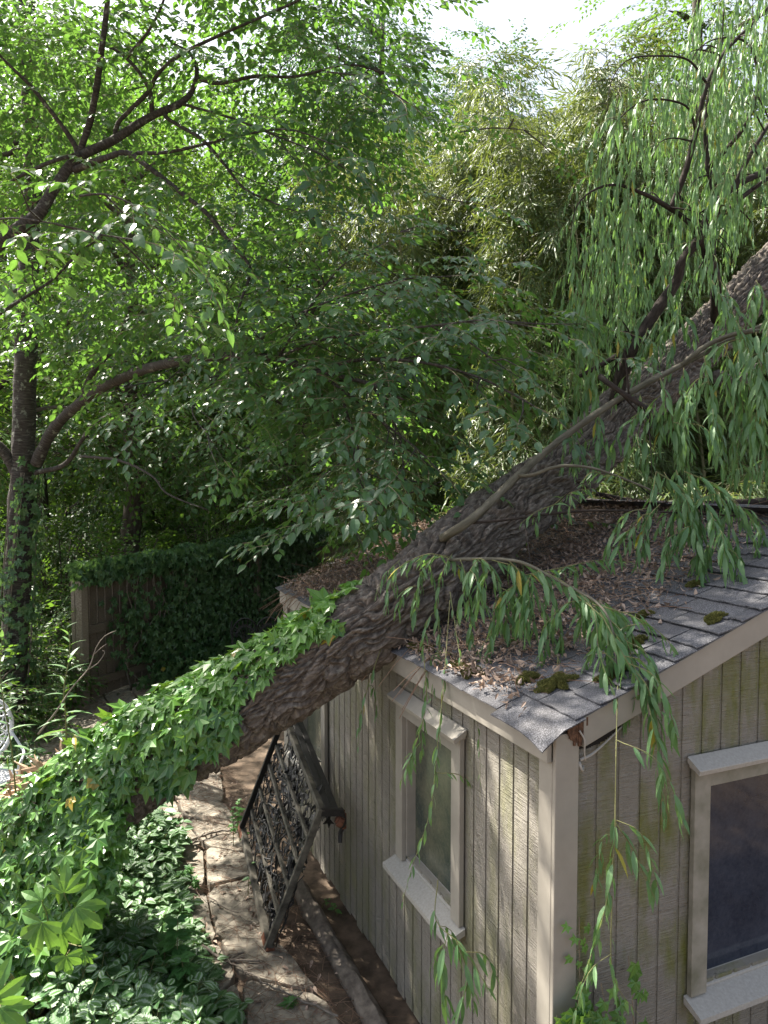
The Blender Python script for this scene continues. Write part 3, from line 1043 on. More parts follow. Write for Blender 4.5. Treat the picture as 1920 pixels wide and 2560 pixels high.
BR = {}
def B(key, l, r0, r1, mat, name='branch'):
    BR[key] = ats(l)
    return branch(name, BR[key], r0, r1, mat)
B('L1', [(1540, 1010, 5.6), (1560, 920, 5.5), (1584, 868, 5.42), (1640, 780, 5.4), (1692, 700, 5.4), (1704, 655, 5.38), (1752, 588, 5.4), (1776, 530, 5.4), (1835, 468, 5.5), (1930, 420, 5.7)], .054, .022, M['dark_bark'])
B('L2', [(1792, 800, 6.0), (1790, 710, 5.75), (1776, 640, 5.6), (1786, 550, 5.55), (1790, 500, 5.5), (1771, 420, 5.5), (1764, 330, 5.5), (1772, 240, 5.5), (1800, 140, 5.5), (1810, 20, 5.5)], .048, .005, M['dark_bark'])
B('L3', [(1752, 588, 5.4), (1716, 550, 5.3), (1670, 518, 5.2), (1610, 485, 5.1), (1540, 462, 5.0), (1480, 478, 4.95), (1440, 520, 4.9), (1425, 600, 4.9)], .024, .002, M['dark_bark'])
B('L4', [(1680, 522, 5.22), (1716, 420, 5.2), (1742, 320, 5.2), (1768, 210, 5.2), (1812, 130, 5.25), (1870, 70, 5.3), (1950, -10, 5.4)], .024, .010, M['dark_bark'])
B('L5', [(1790, 540, 5.5), (1815, 530, 5.5), (1860, 490, 5.5), (1940, 430, 5.6)], .022, .015, M['dark_bark'])
B('L6', [(1771, 420, 5.5), (1810, 380, 5.4), (1870, 300, 5.3), (1895, 200, 5.3), (1870, 110, 5.3), (1800, 95, 5.3), (1740, 130, 5.3), (1715, 210, 5.3)], .02, .002, M['dark_bark'])
B('L7', [(1835, 468, 5.5), (1880, 380, 5.5), (1960, 250, 5.6)], .02, .012, M['dark_bark'])
B('L8', [(1740, 330, 5.2), (1715, 265, 5.1), (1620, 250, 5.0), (1545, 300, 4.9), (1510, 370, 4.9), (1500, 450, 4.9)], .009, .002, M['dark_bark'])
B('L9', [(1768, 210, 5.2), (1720, 150, 5.1), (1640, 140, 5.0), (1570, 150, 4.9), (1530, 200, 4.9), (1515, 290, 4.9)], .009, .002, M['dark_bark'])
B('L10', [(1790, 700, 5.72), (1752, 610, 5.6), (1750, 560, 5.5), (1690, 480, 5.5)], .03, .01, M['dark_bark'])
B('S1', [(1108, 1345, 4.62), (1135, 1328, 4.46), (1190, 1290, 4.4), (1300, 1185, 4.5), (1420, 1085, 4.6), (1560, 990, 4.7), (1700, 915, 4.75), (1830, 848, 4.75), (1940, 800, 4.7)], .031, .015, M['sucker_bark'], 'sucker_branch')
B('S2', [(1705, 912, 4.74), (1770, 862, 4.7), (1850, 832, 4.65), (1940, 826, 4.6)], .018, .012, M['sucker_bark'], 'sucker_branch')
B('S3', [(1292, 1188, 4.5), (1330, 1188, 4.4), (1395, 1166, 4.35), (1480, 1170, 4.3), (1580, 1205, 4.25), (1660, 1240, 4.2)], .014, .005, M['sucker_bark'], 'sucker_branch')
B('S4', [(1170, 1308, 4.45), (1260, 1300, 4.3), (1400, 1282, 4.25), (1520, 1276, 4.2), (1700, 1282, 4.15), (1840, 1290, 4.1)], .010, .004, M['dark_bark'], 'sucker_branch')
B('S5', [(1120, 1400, 4.3), (1200, 1398, 4.1), (1300, 1405, 3.9), (1400, 1455, 3.7), (1490, 1505, 3.5), (1530, 1570, 3.35), (1545, 1700, 3.25)], .012, .004, M['sucker_bark'], 'sucker_branch')
B('D1', [(1502, 942, 4.75), (1520, 958, 4.65), (1560, 985, 4.6), (1625, 1036, 4.55), (1612, 1100, 4.6), (1610, 1185, 4.65)], .020, .012, M['dark_bark'], 'dead_branch')
B('D2', [(1440, 945, 5.6), (1490, 920, 5.55), (1560, 880, 5.5), (1590, 860, 5.45)], .016, .022, M['dark_bark'], 'dead_branch')
B('R1', [(1490, 1234, 6.3), (1560, 1250, 6.2), (1640, 1262, 6.1), (1760, 1262, 6.0), (1960, 1250, 5.9)], .022, .032, M['dark_bark'], 'dead_branch')
B('R2', [(1940, 880, 6.0), (1890, 930, 5.9), (1830, 955, 5.95), (1790, 940, 6.1)], .05, .06, M['willow_bark'])

# hanging leafy shoots -------------------------------------------------
def shoot_mesh(pts, leaf_len, gap, seed, r=0.0028, sub=0, lo=False, bare=0.0, hang=0.75, step=0.03):
    """one twig along pts with alternate willow leaves that hang from it"""
    rr = np.random.default_rng(seed)
    acc = Acc()
    def one(P, r0, ll, g, bare):
        P = catmull(P, step)
        tube(acc, P, (r0, r0*0.35), 4 if not lo else 3, 1, rr.random(), cap=False)
        s = np.concatenate([[0], np.cumsum(np.linalg.norm(np.diff(P, axis=0), axis=1))])
        tot = s[-1]
        k = max(2, int(tot*(1-bare)/g))
        f = tot*bare+(np.arange(k)+0.5)*g+rr.normal(0, g*0.22, k)
        f = np.clip(f, 0, tot)
        pos = np.stack([np.interp(f, s, P[:, j]) for j in range(3)], 1)
        tg = nrm(np.stack([np.interp(f, s, np.gradient(P, axis=0)[:, j]) for j in range(3)], 1))
        az = rr.uniform(0, 6.28)+np.arange(k)*2.4+rr.normal(0, 0.3, k)
        side = np.stack([np.cos(az), np.sin(az), 0*az], 1)
        d = nrm(tg*rr.uniform(0.35, 0.7, (k, 1))+side*rr.uniform(0.25, 0.65, (k, 1))+np.array([0, 0, -1])*hang*rr.uniform(0.5, 1.3, (k, 1)))
        up = side*0.8+np.array([0, 0, 0.9])+rr.normal(0, 0.35, (k, 3))
        taper = np.where(f/tot > 0.88, 0.6, 1.0)
        L = ll*rr.uniform(0.62, 1.15, k)*taper
        tint = np.clip(rr.beta(2, 2.2, k)*0.9+0.06*(f/tot), 0, 0.95)
        tint[rr.random(k) < 0.012] = 1.0
        tm = [WIL_LO] if lo else [WIL, WIL_B]
        wh = rr.integers(0, len(tm), k)
        for q, t_ in enumerate(tm):
            m_ = wh == q
            acc.stamp(t_, pos[m_], d[m_], up[m_], L[m_], tint[m_], 1.0, 0)
        return P
    P = one(np.asarray(pts, float), r, leaf_len, gap, bare)
    for q in range(sub):
        i = int(len(P)*rr.uniform(0.12, 0.75))
        a = rr.uniform(0, 6.28)
        ln = rr.uniform(0.18, 0.42)*min(1.0, np.linalg.norm(P[-1]-P[0])/0.8+0.3)
        o = np.array([math.cos(a), math.sin(a), 0])*rr.uniform(0.35, 0.85)
        one([P[i], P[i]+o*ln*0.6+np.array([0, 0, -0.15*ln]), P[i]+o*ln+np.array([0, 0, -0.85*ln])], r*0.7, leaf_len*0.9, gap, 0.12)
    return acc
SHOOTS = []
def shoot(l, leaf_len=0.12, gap=0.03, seed=0, sub=2, name='leafy_shoot', **kw):
    kw.setdefault('hang', 0.45)
    pts = ats(l) if len(l[0]) == 3 and abs(l[0][0]) > 20 else np.array(l)
    a = shoot_mesh(pts, leaf_len, gap, seed, sub=sub, **kw)
    return build(name, a, [M['willow_leaf'], M['green_twig']], willow, willow_base)

# in front of the roof and walls, placed as in the photograph
shoot([(1180, 1398, 4.12), (1210, 1400, 4.0), (1240, 1440, 3.95), (1262, 1520, 3.9), (1275, 1600, 3.88)], .13, .022, 1, 3)
shoot([(1230, 1400, 4.0), (1300, 1425, 3.9), (1350, 1500, 3.8), (1380, 1580, 3.75), (1385, 1640, 3.75)], .125, .024, 2, 3)
shoot([(1120, 1395, 4.3), (1070, 1385, 4.25), (1010, 1410, 4.2), (975, 1450, 4.18), (965, 1540, 4.15)], .10, .026, 3, 3)
shoot([(1130, 1385, 4.3), (1110, 1420, 4.2), (1092, 1500, 4.15), (1098, 1600, 4.1), (1090, 1700, 4.05), (1075, 1760, 4.0)], .095, .034, 4, 2)
shoot([(1240, 1500, 3.95), (1225, 1600, 3.9), (1215, 1680, 3.85), (1235, 1735, 3.82)], .11, .03, 5, 2)
shoot([(1300, 1405, 3.9), (1400, 1450, 3.7), (1480, 1520, 3.5), (1500, 1640, 3.3), (1545, 1760, 3.12)], .135, .026, 6, 4)
shoot([(1420, 1470, 3.65), (1520, 1560, 3.4), (1600, 1700, 3.2), (1640, 1850, 3.05), (1655, 1990, 3.0), (1665, 2060, 2.98)], .14, .027, 7, 4)
shoot([(1500, 1530, 3.4), (1560, 1640, 3.22), (1620, 1740, 3.15), (1670, 1800, 3.1), (1690, 1860, 3.08)], .135, .028, 8, 2)
shoot([(1480, 1510, 3.5), (1580, 1540, 3.4), (1660, 1590, 3.35), (1690, 1640, 3.3)], .10, .03, 9, 2)
shoot([(1395, 1640, 3.6), (1400, 1700, 3.55), (1470, 1740, 3.4), (1530, 1745, 3.3), (1535, 1790, 3.28)], .12, .03, 10, 1)
shoot([(1545, 1700, 3.24), (1541, 1850, 3.0), (1538, 2020, 2.9), (1536, 2120, 2.85), (1515, 2260, 2.8), (1480, 2380, 2.78), (1440, 2500, 2.75)], .115, .03, 11, 3, bare=0.45)
shoot([(1538, 2055, 2.88), (1580, 2120, 2.85), (1620, 2210, 2.83), (1645, 2260, 2.82)], .10, .045, 12, 1)
shoot([(1530, 2240, 2.83), (1528, 2400, 2.8), (1545, 2470, 2.78), (1600, 2540, 2.76)], .085, .035, 13, 1, bare=0.35)
shoot([(1125, 1500, 4.1), (1110, 1700, 3.9), (1095, 1850, 3.75), (1085, 1960, 3.7), (1070, 2050, 3.66), (1030, 2170, 3.62), (1005, 2260, 3.6)], .085, .036, 14, 3, bare=0.2)
shoot([(1060, 1640, 4.05), (1065, 1760, 3.95), (1040, 1860, 3.9), (1000, 1960, 3.87)], .10, .028, 15, 2, bare=0.25)
shoot([(1125, 1480, 4.1), (1160, 1700, 3.8), (1190, 1790, 3.7), (1200, 1900, 3.65), (1200, 2010, 3.6)], .055, .06, 16, 0)
shoot([(1095, 2200, 3.6), (1090, 2300, 3.5), (1150, 2360, 3.4), (1190, 2420, 3.35), (1225, 2480, 3.3)], .12, .03, 17, 2, bare=0.2)
shoot([(1120, 2330, 3.45), (1105, 2400, 3.4), (1110, 2470, 3.38), (1120, 2530, 3.36)], .14, .03, 18, 1)
shoot([(1140, 2350, 3.4), (1170, 2440, 3.36), (1150, 2520, 3.34), (1145, 2600, 3.3)], .12, .03, 118, 1)
shoot([(975, 1560, 4.5), (925, 1700, 4.4), (900, 1800, 4.35), (895, 1880, 4.3)], .085, .035, 19, 1, bare=0.3)
shoot([(1000, 1400, 4.4), (960, 1440, 4.3), (935, 1500, 4.25)], .085, .025, 20, 1)
shoot([(1640, 1180, 4.2), (1632, 1230, 4.1), (1615, 1300, 4.05), (1608, 1390, 4.0)], .14, .026, 21, 2)
shoot([(1690, 1175, 4.2), (1720, 1260, 4.1), (1748, 1370, 4.0), (1758, 1470, 3.95), (1760, 1510, 3.95)], .15, .022, 22, 4)
shoot([(1720, 1190, 4.2), (1780, 1290, 4.05), (1820, 1380, 3.95), (1850, 1440, 3.9), (1880, 1490, 3.85)], .14, .024, 23, 4)
shoot([(1660, 1180, 4.25), (1690, 1240, 4.15), (1700, 1330, 4.1), (1690, 1400, 4.1)], .12, .024, 24, 4)
shoot([(1760, 1200, 4.2), (1830, 1250, 4.1), (1880, 1300, 4.05), (1900, 1340, 4.0)], .11, .026, 25, 3)
shoot([(1560, 1180, 4.3), (1520, 1190, 4.25), (1480, 1180, 4.2), (1450, 1210, 4.2)], .085, .03, 26, 2)
shoot([(1300, 1440, 3.95), (1400, 1420, 4.0), (1500, 1400, 4.1), (1580, 1405, 4.15)], .10, .026, 27, 3)
shoot([(1390, 1260, 4.25), (1340, 1280, 4.25), (1300, 1310, 4.2)], .09, .03, 28, 1)
shoot([(1380, 1265, 4.25), (1430, 1230, 4.2), (1490, 1220, 4.2)], .09, .03, 29, 2)
for q, (x, y, Y, dx, dy, ln, sub) in enumerate([(1200, 1395, 4.05, -50, 150, .12, 1), (1270, 1400, 3.95, 70, 200, .13, 2), (1345, 1425, 3.8, 60, 210, .13, 1), (1420, 1465, 3.65, 110, 170, .13, 2),
        (1470, 1495, 3.55, 140, 190, .14, 2), (1515, 1540, 3.42, 90, 250, .14, 2), (1085, 1390, 4.25, -50, 170, .11, 2), (1150, 1398, 4.15, 30, 230, .11, 1), (1590, 1680, 3.22, 60, 200, .13, 1),
        (1640, 1178, 4.2, 140, 260, .125, 2), (1710, 1178, 4.2, 190, 230, .125, 2), (1750, 1190, 4.15, 110, 300, .13, 1), (1650, 1260, 4.1, -60, 170, .11, 1)]):
    shoot([(x, y, Y), (x+dx*.5, y+dy*.2, Y-.07), (x+dx*.85, y+dy*.6, Y-.1), (x+dx, y+dy, Y-.1)], ln, .025, 140+q, sub)
for q, (x, y, Y, dx, dy) in enumerate([(1800, 700, 5.5, 30, 150), (1720, 700, 5.6, -60, 150), (1830, 780, 5.2, 30, 150)]):
    shoot([(x, y, Y), (x+dx*.5, y+dy*.2, Y-.1), (x+dx*.9, y+dy*.6, Y-.2), (x+dx, y+dy, Y-.2)], .13, .026, 170+q, 3)
# from the sucker and trunk on the right
for q, (x, y, dx, dy, Y) in enumerate([(1600, 985, 20, 190, 4.6), (1650, 945, 40, 170, 4.5), (1710, 920, -10, 230, 4.5), (1760, 890, 30, 260, 4.4), (1810, 862, 60, 240, 4.4), (1850, 850, -20, 320, 4.4),
                                       (1890, 830, 20, 300, 4.3), (1920, 820, -40, 380, 4.3), (1840, 800, 40, 150, 4.6), (1890, 700, 50, 160, 4.6), (1780, 700, 60, 170, 4.9), (1700, 760, -30, 190, 5.2),
                                       (1620, 820, -40, 170, 5.3), (1650, 790, -60, 170, 5.3), (1480, 950, -30, 110, 5.2), (1420, 1060, 20, 120, 4.8), (1500, 1040, -10, 130, 4.7), (1900, 1080, 30, 160, 4.4),
                                       (1860, 1060, -30, 150, 4.5), (1780, 1010, 40, 190, 4.6), (1690, 1020, 10, 160, 4.8), (1590, 1080, 15, 110, 4.7)]):
    shoot([(x, y, Y), (x+dx*0.45, y+dy*0.3, Y-0.08), (x+dx*0.8, y+dy*0.65, Y-0.1), (x+dx, y+dy, Y-0.1)], .14 if q < 12 else .12, .026, 40+q, 3)

# weeping curtain above, hung from the upper branches
rc = np.random.default_rng(77)
cur = Acc()
ncur = 0
def curtain_points(x, y, Y, ln, sway):
    p = at(x, y, Y)
    a = rc.uniform(-0.4, 0.4)
    return [p, p+np.array([sway*0.4+a*0.1, -0.05*rc.random(), -ln*0.28]), p+np.array([sway*0.8, -0.1*rc.random(), -ln*0.62]), p+np.array([sway, -0.1*rc.random(), -ln])]
arc = [(1405, 560), (1420, 470), (1460, 380), (1500, 300), (1540, 220), (1590, 160), (1640, 100), (1700, 40), (1780, -40), (1900, -120)]
ax = np.array([a_[0] for a_ in arc]); ay = np.array([a_[1] for a_ in arc])
for q in range(132):
    x = 1405+530*rc.random()**0.85
    top = np.interp(x, ax, ay)
    bottom = np.interp(x, [1400, 1480, 1560, 1700, 1920], [1060, 1010, 860, 700, 560])
    y = top+(bottom-top)*rc.uniform(-0.06, 0.72)
    Y = rc.uniform(5.5, 7.4) if rc.random() < 0.82 else rc.uniform(4.7, 5.3)
    ln = min(rc.uniform(0.6, 1.5), (bottom-y)/FPX*Y+0.25)
    if ln < 0.3:
        continue
    pts = curtain_points(x, y, Y, ln, rc.uniform(-0.22, 0.10))
    a_ = shoot_mesh(np.array(pts), rc.uniform(0.095, 0.13), 0.034, 300+q, 0.0022, sub=3, lo=True, hang=0.85, step=0.08)
    if ncur < 24:
        build('leafy_shoot', a_, [M['willow_leaf'], M['green_twig']], willow, willow_base)
        ncur += 1
    else:
        d_ = a_.data()
        cur.add(*d_)
tag(build('weeping_shoots', cur, [M['willow_leaf'], M['green_twig']], willow, willow_base), kind='stuff')

# sprouts standing up at the lower end, and a dry twig
def sprout(l, ll, gap, seed):
    rr = np.random.default_rng(seed)
    acc = Acc()
    P = catmull(ats(l), 0.02)
    tube(acc, P, (0.006, 0.002), 5, 1, 0.5, cap=False)
    s = np.linspace(0.08, 1, max(4, int(np.sum(np.linalg.norm(np.diff(P, axis=0), axis=1))/gap)))
    idx = (s*(len(P)-1)).astype(int)
    k = len(idx)
    az = np.arange(k)*2.4+rr.uniform(0, 6)
    side = np.stack([np.cos(az), 0.6*np.sin(az), 0*az], 1)
    d = nrm(side+np.array([0, 0, 0.75])*np.linspace(0.1, 1.2, k)[:, None]+rr.normal(0, 0.1, (k, 3)))
    acc.stamp(WIL_B, P[idx], d, np.array([0, 0, 1.0])-0.3*side, ll*rr.uniform(0.7, 1.1, k)*np.linspace(1, 0.6, k), np.clip(rr.random(k), 0, 0.94), 1.0, 0)
    return build('leafy_sprout', acc, [M['willow_leaf'], M['green_twig']], willow, willow_base)
sprout([(166, 1850, 4.75), (164, 1790, 4.72), (160, 1720, 4.7), (172, 1650, 4.7), (174, 1600, 4.7), (166, 1570, 4.7)], .17, .036, 1)
sprout([(40, 1990, 4.8), (30, 1880, 4.75), (10, 1760, 4.7), (0, 1680, 4.7), (5, 1600, 4.7)], .17, .04, 2)
sprout([(-40, 1990, 4.8), (-30, 1850, 4.75), (-22, 1700, 4.7), (-30, 1560, 4.7)], .17, .04, 3)
shoot([(90, 1850, 4.75), (140, 1830, 4.7), (180, 1835, 4.68), (215, 1850, 4.66)], .15, .03, 31, 1, hang=0.1)
shoot([(0, 1850, 4.7), (50, 1830, 4.7), (110, 1850, 4.65), (160, 1860, 4.65)], .13, .03, 32, 2, hang=0.1)
B('T1', [(96, 1835, 4.7), (140, 1780, 4.68), (180, 1720, 4.66), (222, 1670, 4.65), (240, 1620, 4.65), (262, 1590, 4.64), (290, 1577, 4.63)], .007, .002, M['dead_twig'], 'dry_twig')
B('T2', [(218, 1675, 4.65), (245, 1658, 4.65), (262, 1632, 4.65), (256, 1626, 4.65)], .004, .002, M['dead_twig'], 'dry_twig')
B('T3', [(236, 1635, 4.65), (250, 1622, 4.65), (266, 1610, 4.65)], .004, .002, M['dead_twig'], 'dry_twig')
# ================================================================== IVY ON THE TRUNK
ivy_o = TP[trunk_at(300)]*np.array([1, 1, 0])
ivy = thing('ivy_vine', 'bright green english ivy blanketing the lower fallen trunk', 'ivy', ivy_o)
ri = np.random.default_rng(31)
lp, ld, ln_, ls_, lt = [], [], [], [], []
UPV = np.array([0, 0, 1.0])
PXT = 960+FPX*TP[:, 0]/TP[:, 1]
def ivy_add(p, n, size, tint):
    n = nrm(n)
    down = nrm(np.array([0, -0.25, -1.0])-np.dot(np.array([0, -0.25, -1.0]), n)*n+ri.normal(0, 0.35, 3))
    lp.append(p); ld.append(down); ln_.append(n+ri.normal(0, 0.24, 3)); ls_.append(size); lt.append(tint)
def ring_dir(i, phi):
    """phi 0 = up-most side of the trunk, positive turns towards the viewer"""
    tg = nrm(TP[min(i+4, len(TP)-1)]-TP[max(i-4, 0)])
    u = nrm(UPV-np.dot(UPV, tg)*tg)
    f = np.cross(tg, u)
    if f[1] > 0:
        f = -f
    return math.cos(phi)*u+math.sin(phi)*f
for q in range(5600):
    px = ri.uniform(-330, 960)
    i = int(np.argmin(np.abs(PXT-px)))
    phi = ri.uniform(-1.6, 2.7)
    # how far round the trunk the leaves reach: all of it at the left, only the top at the right
    lim = np.interp(px, [-300, 260, 340, 420, 560, 640, 760, 900, 960], [2.7, 2.6, 1.8, 1.55, 1.3, 1.05, 0.78, 0.5, 0.0])
    lim += 0.6*(vnoise(np.array([px*0.012, phi*0.4, 3.0]))-0.5)
    ok = phi < lim
    s1 = abs(phi-np.interp(px, [560, 700, 880], [1.25, 1.05, 0.98])) < np.interp(px, [560, 640, 880, 900], [0.10, 0.22, 0.13, 0.0]) and 560 < px < 895     # the trailing strand
    s2 = (abs((px-560)/70)**2+abs((phi-1.55)/0.42)**2) < 1.0                                                             # hanging tuft
    if px < 200 and phi < 0.45 and ri.random() < 0.93:
        continue
    s3 = (abs((px-445)/60)**2+abs((phi-1.9)/0.45)**2) < 1.0
    dens = np.interp(px, [-300, 350, 800, 960], [1.0, 0.85, 0.7, 0.5])
    if not ((ok and ri.random() < dens) or s1 or ((s2 or s3) and ri.random() < 0.75)):
        continue
    rd = ring_dir(i, phi)
    thick = ri.uniform(0.01, np.interp(px, [-300, 400, 900], [0.16, 0.09, 0.06]) if not s1 else 0.04)
    p = TP[i]+rd*(TRAD[i]+thick)
    n = rd*0.7+np.array([0.0, -0.35, 0.55])
    top_light = np.clip(np.interp(px, [0, 400, 900], [0.28, 0.45, 0.75])+0.25*np.cos(phi)-0.1, 0, 0.9)  # lighter tint toward trunk's top puts the sunlight there into leaf colour
    tint = float(np.clip(ri.normal(top_light, 0.27), 0, 0.94)) if ri.random() > 0.007 else 1.0
    ivy_add(p, n, (0.045+0.085*ri.random()**1.3)*(0.75 if s1 else 1.0), tint)
# ivy sheet that hangs from the trunk to the ground at the left
for q in range(3900):
    px = ri.uniform(-420, 330)
    i = int(np.argmin(np.abs(PXT-px)))
    f = ri.random()
    zt = TP[i][2]+0.1
    z = zt*(1-f)+0.30*f
    if px > 180 and f > np.interp(px, [180, 330], [1.0, 0.35]):
        continue
    bulge = 0.22+0.42*f+0.25*(vnoise(np.array([px*0.008, f*3, 9.0]))-0.5)
    p = np.array([TP[i][0]+ri.normal(0, 0.03)+0.15*f, TP[i][1]-TRAD[i]*0.7-bulge*0.75+ri.normal(0, 0.05), z])
    ivy_add(p, np.array([0.12, -0.75, 0.75]), 0.045+0.075*ri.random()**1.2, float(np.clip(ri.normal(0.38, 0.28), 0, 0.94)) if ri.random() > 0.006 else 1.0)
acc = Acc()
lp, ld, ln_, ls_, lt = map(np.array, (lp, ld, ln_, ls_, lt))
wh = ri.integers(0, 3, len(lp))
for q in range(3):
    m_ = wh == q
    acc.stamp(IVY[q], lp[m_], ld[m_], ln_[m_], ls_[m_], lt[m_], 1.0, 0)
build('leaves', acc, M['ivy_leaf'], ivy, ivy_o)
acc = Acc()
for q in range(26):
    px = ri.uniform(-200, 600)
    phi0 = ri.uniform(-0.6, 1.6)
    pts = []
    for k in range(7):
        i = int(np.argmin(np.abs(PXT-(px+k*38))))
        pts.append(TP[i]+ring_dir(i, phi0+ri.normal(0, 0.12))*(TRAD[i]+0.014))
    tube(acc, pts, (0.006, 0.003), 5, 0, 0.5, step=0.03)
build('stem', acc, M['twig'], ivy, ivy_o, smooth=True)

# ================================================================== ROOF LITTER AND MOSS
rl = np.random.default_rng(51)
def litter_density(x, y):
    """how thick the leaf litter lies at roof point (x up the slope, y along the eave)"""
    n = vnoise(np.array([x*2.2, y*2.2, 1.7]))
    band = np.exp(-((y-(0.95+0.55*x))/1.0)**2)           # drift caught against the trunk
    far = 1.0*(y > 2.3)
    nearedge = np.clip((y-0.14-0.12*x)/0.35, 0, 1)
    return max(band*0.95, far*0.8, 0.12)*nearedge*(0.45+0.9*n)
acc = Acc()
pp, dd, nn_, ss, tt = [], [], [], [], []
while len(pp) < 20000:
    x, y = rl.uniform(-0.07, RIDGE+0.1), rl.uniform(-0.04, SL)
    if rl.random() > litter_density(x, y):
        continue
    pile = 0.07*litter_density(x, y)
    pp.append(roof_pt(x, y, 0.036+pile*rl.random()))
    a = rl.uniform(0, 6.28)
    dd.append((math.cos(a), math.sin(a), rl.normal(0, 0.35)))
    nn_.append((rl.normal(0, 0.5), rl.normal(0, 0.5), 1))
    ss.append(rl.uniform(0.016, 0.048))
    tt.append(rl.beta(1.4, 1.4))
DL = [blade([0, .4, .75, 1], [0, .2, .15, 0], 0.6, -0.5), blade([0, .4, .75, 1], [0, .28, .2, 0], -0.5, 0.5), blade([0, .35, .7, 1], [0, .11, .09, 0], 0.5, -0.7)]
pp, dd, nn_, ss, tt = map(np.array, (pp, dd, nn_, ss, tt))
wh = rl.integers(0, 3, len(pp))
for q in range(3):
    m_ = wh == q
    acc.stamp(DL[q], pp[m_], dd[m_], nn_[m_], ss[m_], tt[m_], 1.0, 0)
NEEDLE = blade([0, .5, 1.0], [0.006, .008, 0.006], 0.5, -0.12)
STRAW = (np.array([(-.006, 0, 0), (.006, 0, 0), (0, 0, .009), (-.006, .5, -.03), (.006, .5, -.03), (0, .5, -.02), (-.004, 1, -.12), (.004, 1, -.12), (0, 1, -.11)]),
         np.array([(0,1,4),(0,4,3),(1,2,5),(1,5,4),(2,0,3),(2,3,5),(3,4,7),(3,7,6),(4,5,8),(4,8,7),(5,3,6),(5,6,8)]), np.zeros(12, np.int32), np.full(9, .5), np.zeros((9, 3)))
pp, dd, ss = [], [], []
while len(pp) < 4200:
    x, y = rl.uniform(-0.05, RIDGE+0.1), rl.uniform(0.02, SL)
    if rl.random() > litter_density(x, y)**0.8:
        continue
    pp.append(roof_pt(x, y, 0.045+0.05*litter_density(x, y)*rl.random()))
    a = SHED_ROT+rl.normal(0.35, 0.8)
    dd.append((math.cos(a), math.sin(a), rl.normal(0.12, 0.22)))
    ss.append(rl.uniform(0.10, 0.26))
acc.stamp(STRAW, pp, np.array(dd), (0, 0, 1), np.array(ss)*1.0, rl.random(len(pp)), 1.0, 1)
# straw hanging over the eave
for q in range(44):
    y = rl.choice([rl.uniform(1.0, 2.0), rl.uniform(3.6, 4.2)])
    acc.stamp(STRAW, [roof_pt(-0.02, y, 0.04)], (-0.8+rl.normal(0, 0.3), -0.5+rl.normal(0, 0.4), -0.25-0.5*rl.random()), (0, 0, 1), rl.uniform(0.15, 0.42), [rl.uniform(0.5, 1)], 1.0, 1)
tag(build('leaf_litter', acc, [M['dead_leaf'], M['needle']]), 'drift of dead brown leaves and pine straw on the shed roof', 'leaf litter', kind='stuff')

SPIKE = (np.array([(-.3, 0, 0), (.3, 0, 0), (0, 1, 0), (0, .1, .25)]), np.array([(0,1,2),(1,3,2),(3,0,2)]), np.zeros(3, np.int32), np.full(4, .5), np.zeros((4, 3)))
def moss(x, y, rx, ry, h, label, seed):
    h *= 0.55
    r = np.random.default_rng(seed)
    acc = Acc()
    k = int(9000*rx*ry/0.01)+500
    a = r.uniform(0, 6.28, k); q = np.sqrt(r.random(k))
    edge = 0.2+1.25*vnoise(np.stack([np.cos(a)*2.6+seed, np.sin(a)*2.6, 0*a], 1))
    lx, ly = np.cos(a)*q*edge, np.sin(a)*q*edge
    hh = h*np.clip(1-q**2, 0, 1)*(0.5+0.9*vnoise(np.stack([lx*3, ly*3, 0*lx+seed], 1)))
    P = np.array([roof_pt(x+b*rx, y+c*ry, 0.028) for b, c in zip(lx, ly)])
    P[:, 2] += hh
    D = np.stack([lx*0.7+r.normal(0, .7, k), ly*0.7+r.normal(0, .7, k), np.ones(k)], 1)
    acc.stamp(SPIKE, P, D, r.normal(0, 1, (k, 3)), r.uniform(0.008, 0.020, k), np.clip(0.35+r.normal(0, .28, k), 0, .95), 1.0, 0)
    # body
    n = 18
    th = np.linspace(0, 2*math.pi, n, endpoint=False)
    e = 0.2+1.25*vnoise(np.stack([np.cos(th)*2.6+seed, np.sin(th)*2.6, 0*th], 1))
    V = [roof_pt(x, y, 0.026+h*0.5)]
    for f, hf in ((0.5, 0.35), (0.85, 0.0)):
        for t_, e_ in zip(th, e):
            V.append(roof_pt(x+math.cos(t_)*e_*f*rx, y+math.sin(t_)*e_*f*ry, 0.02+h*hf))
    T = []
    for i in range(n):
        j = (i+1) % n
        T += [(0, 1+i, 1+j), (1+i, 1+n+i, 1+n+j), (1+i, 1+n+j, 1+j)]
    acc.add(V, T, 0, 0.2)
    p = roof_pt(x, y, 0.0)
    tag(build('moss_clump', acc, M['moss'], None, p), label, 'moss', 'moss clumps on the shed roof')
# (up-slope, along-eave) spots found from the photograph
moss(0.36, 0.08, 0.075, 0.055, 0.035, 'dark green moss cushion closest to the torn shingle corner', 1)
moss(0.17, 0.24, 0.085, 0.07, 0.045, 'largest dark moss cushion behind the drooping corner shingle', 2)
moss(0.13, 0.42, 0.05, 0.05, 0.028, 'thin brownish moss patch beside the largest moss cushion', 3)
moss(0.02, 0.80, 0.05, 0.16, 0.022, 'long yellow green moss strip along the eave edge near the window', 4)
moss(0.02, 1.35, 0.045, 0.13, 0.022, 'yellow moss patch on the eave edge below the trunk', 5)
moss(0.62, 0.22, 0.05, 0.04, 0.026, 'moss tuft lying among the shingles left of the rake edge', 6)
moss(0.95, 0.06, 0.05, 0.045, 0.03, 'moss tuft on the rake edge halfway up the roof', 7)
moss(0.85, 0.42, 0.035, 0.04, 0.022, 'small dark moss dot in the middle of the bare shingles', 8)
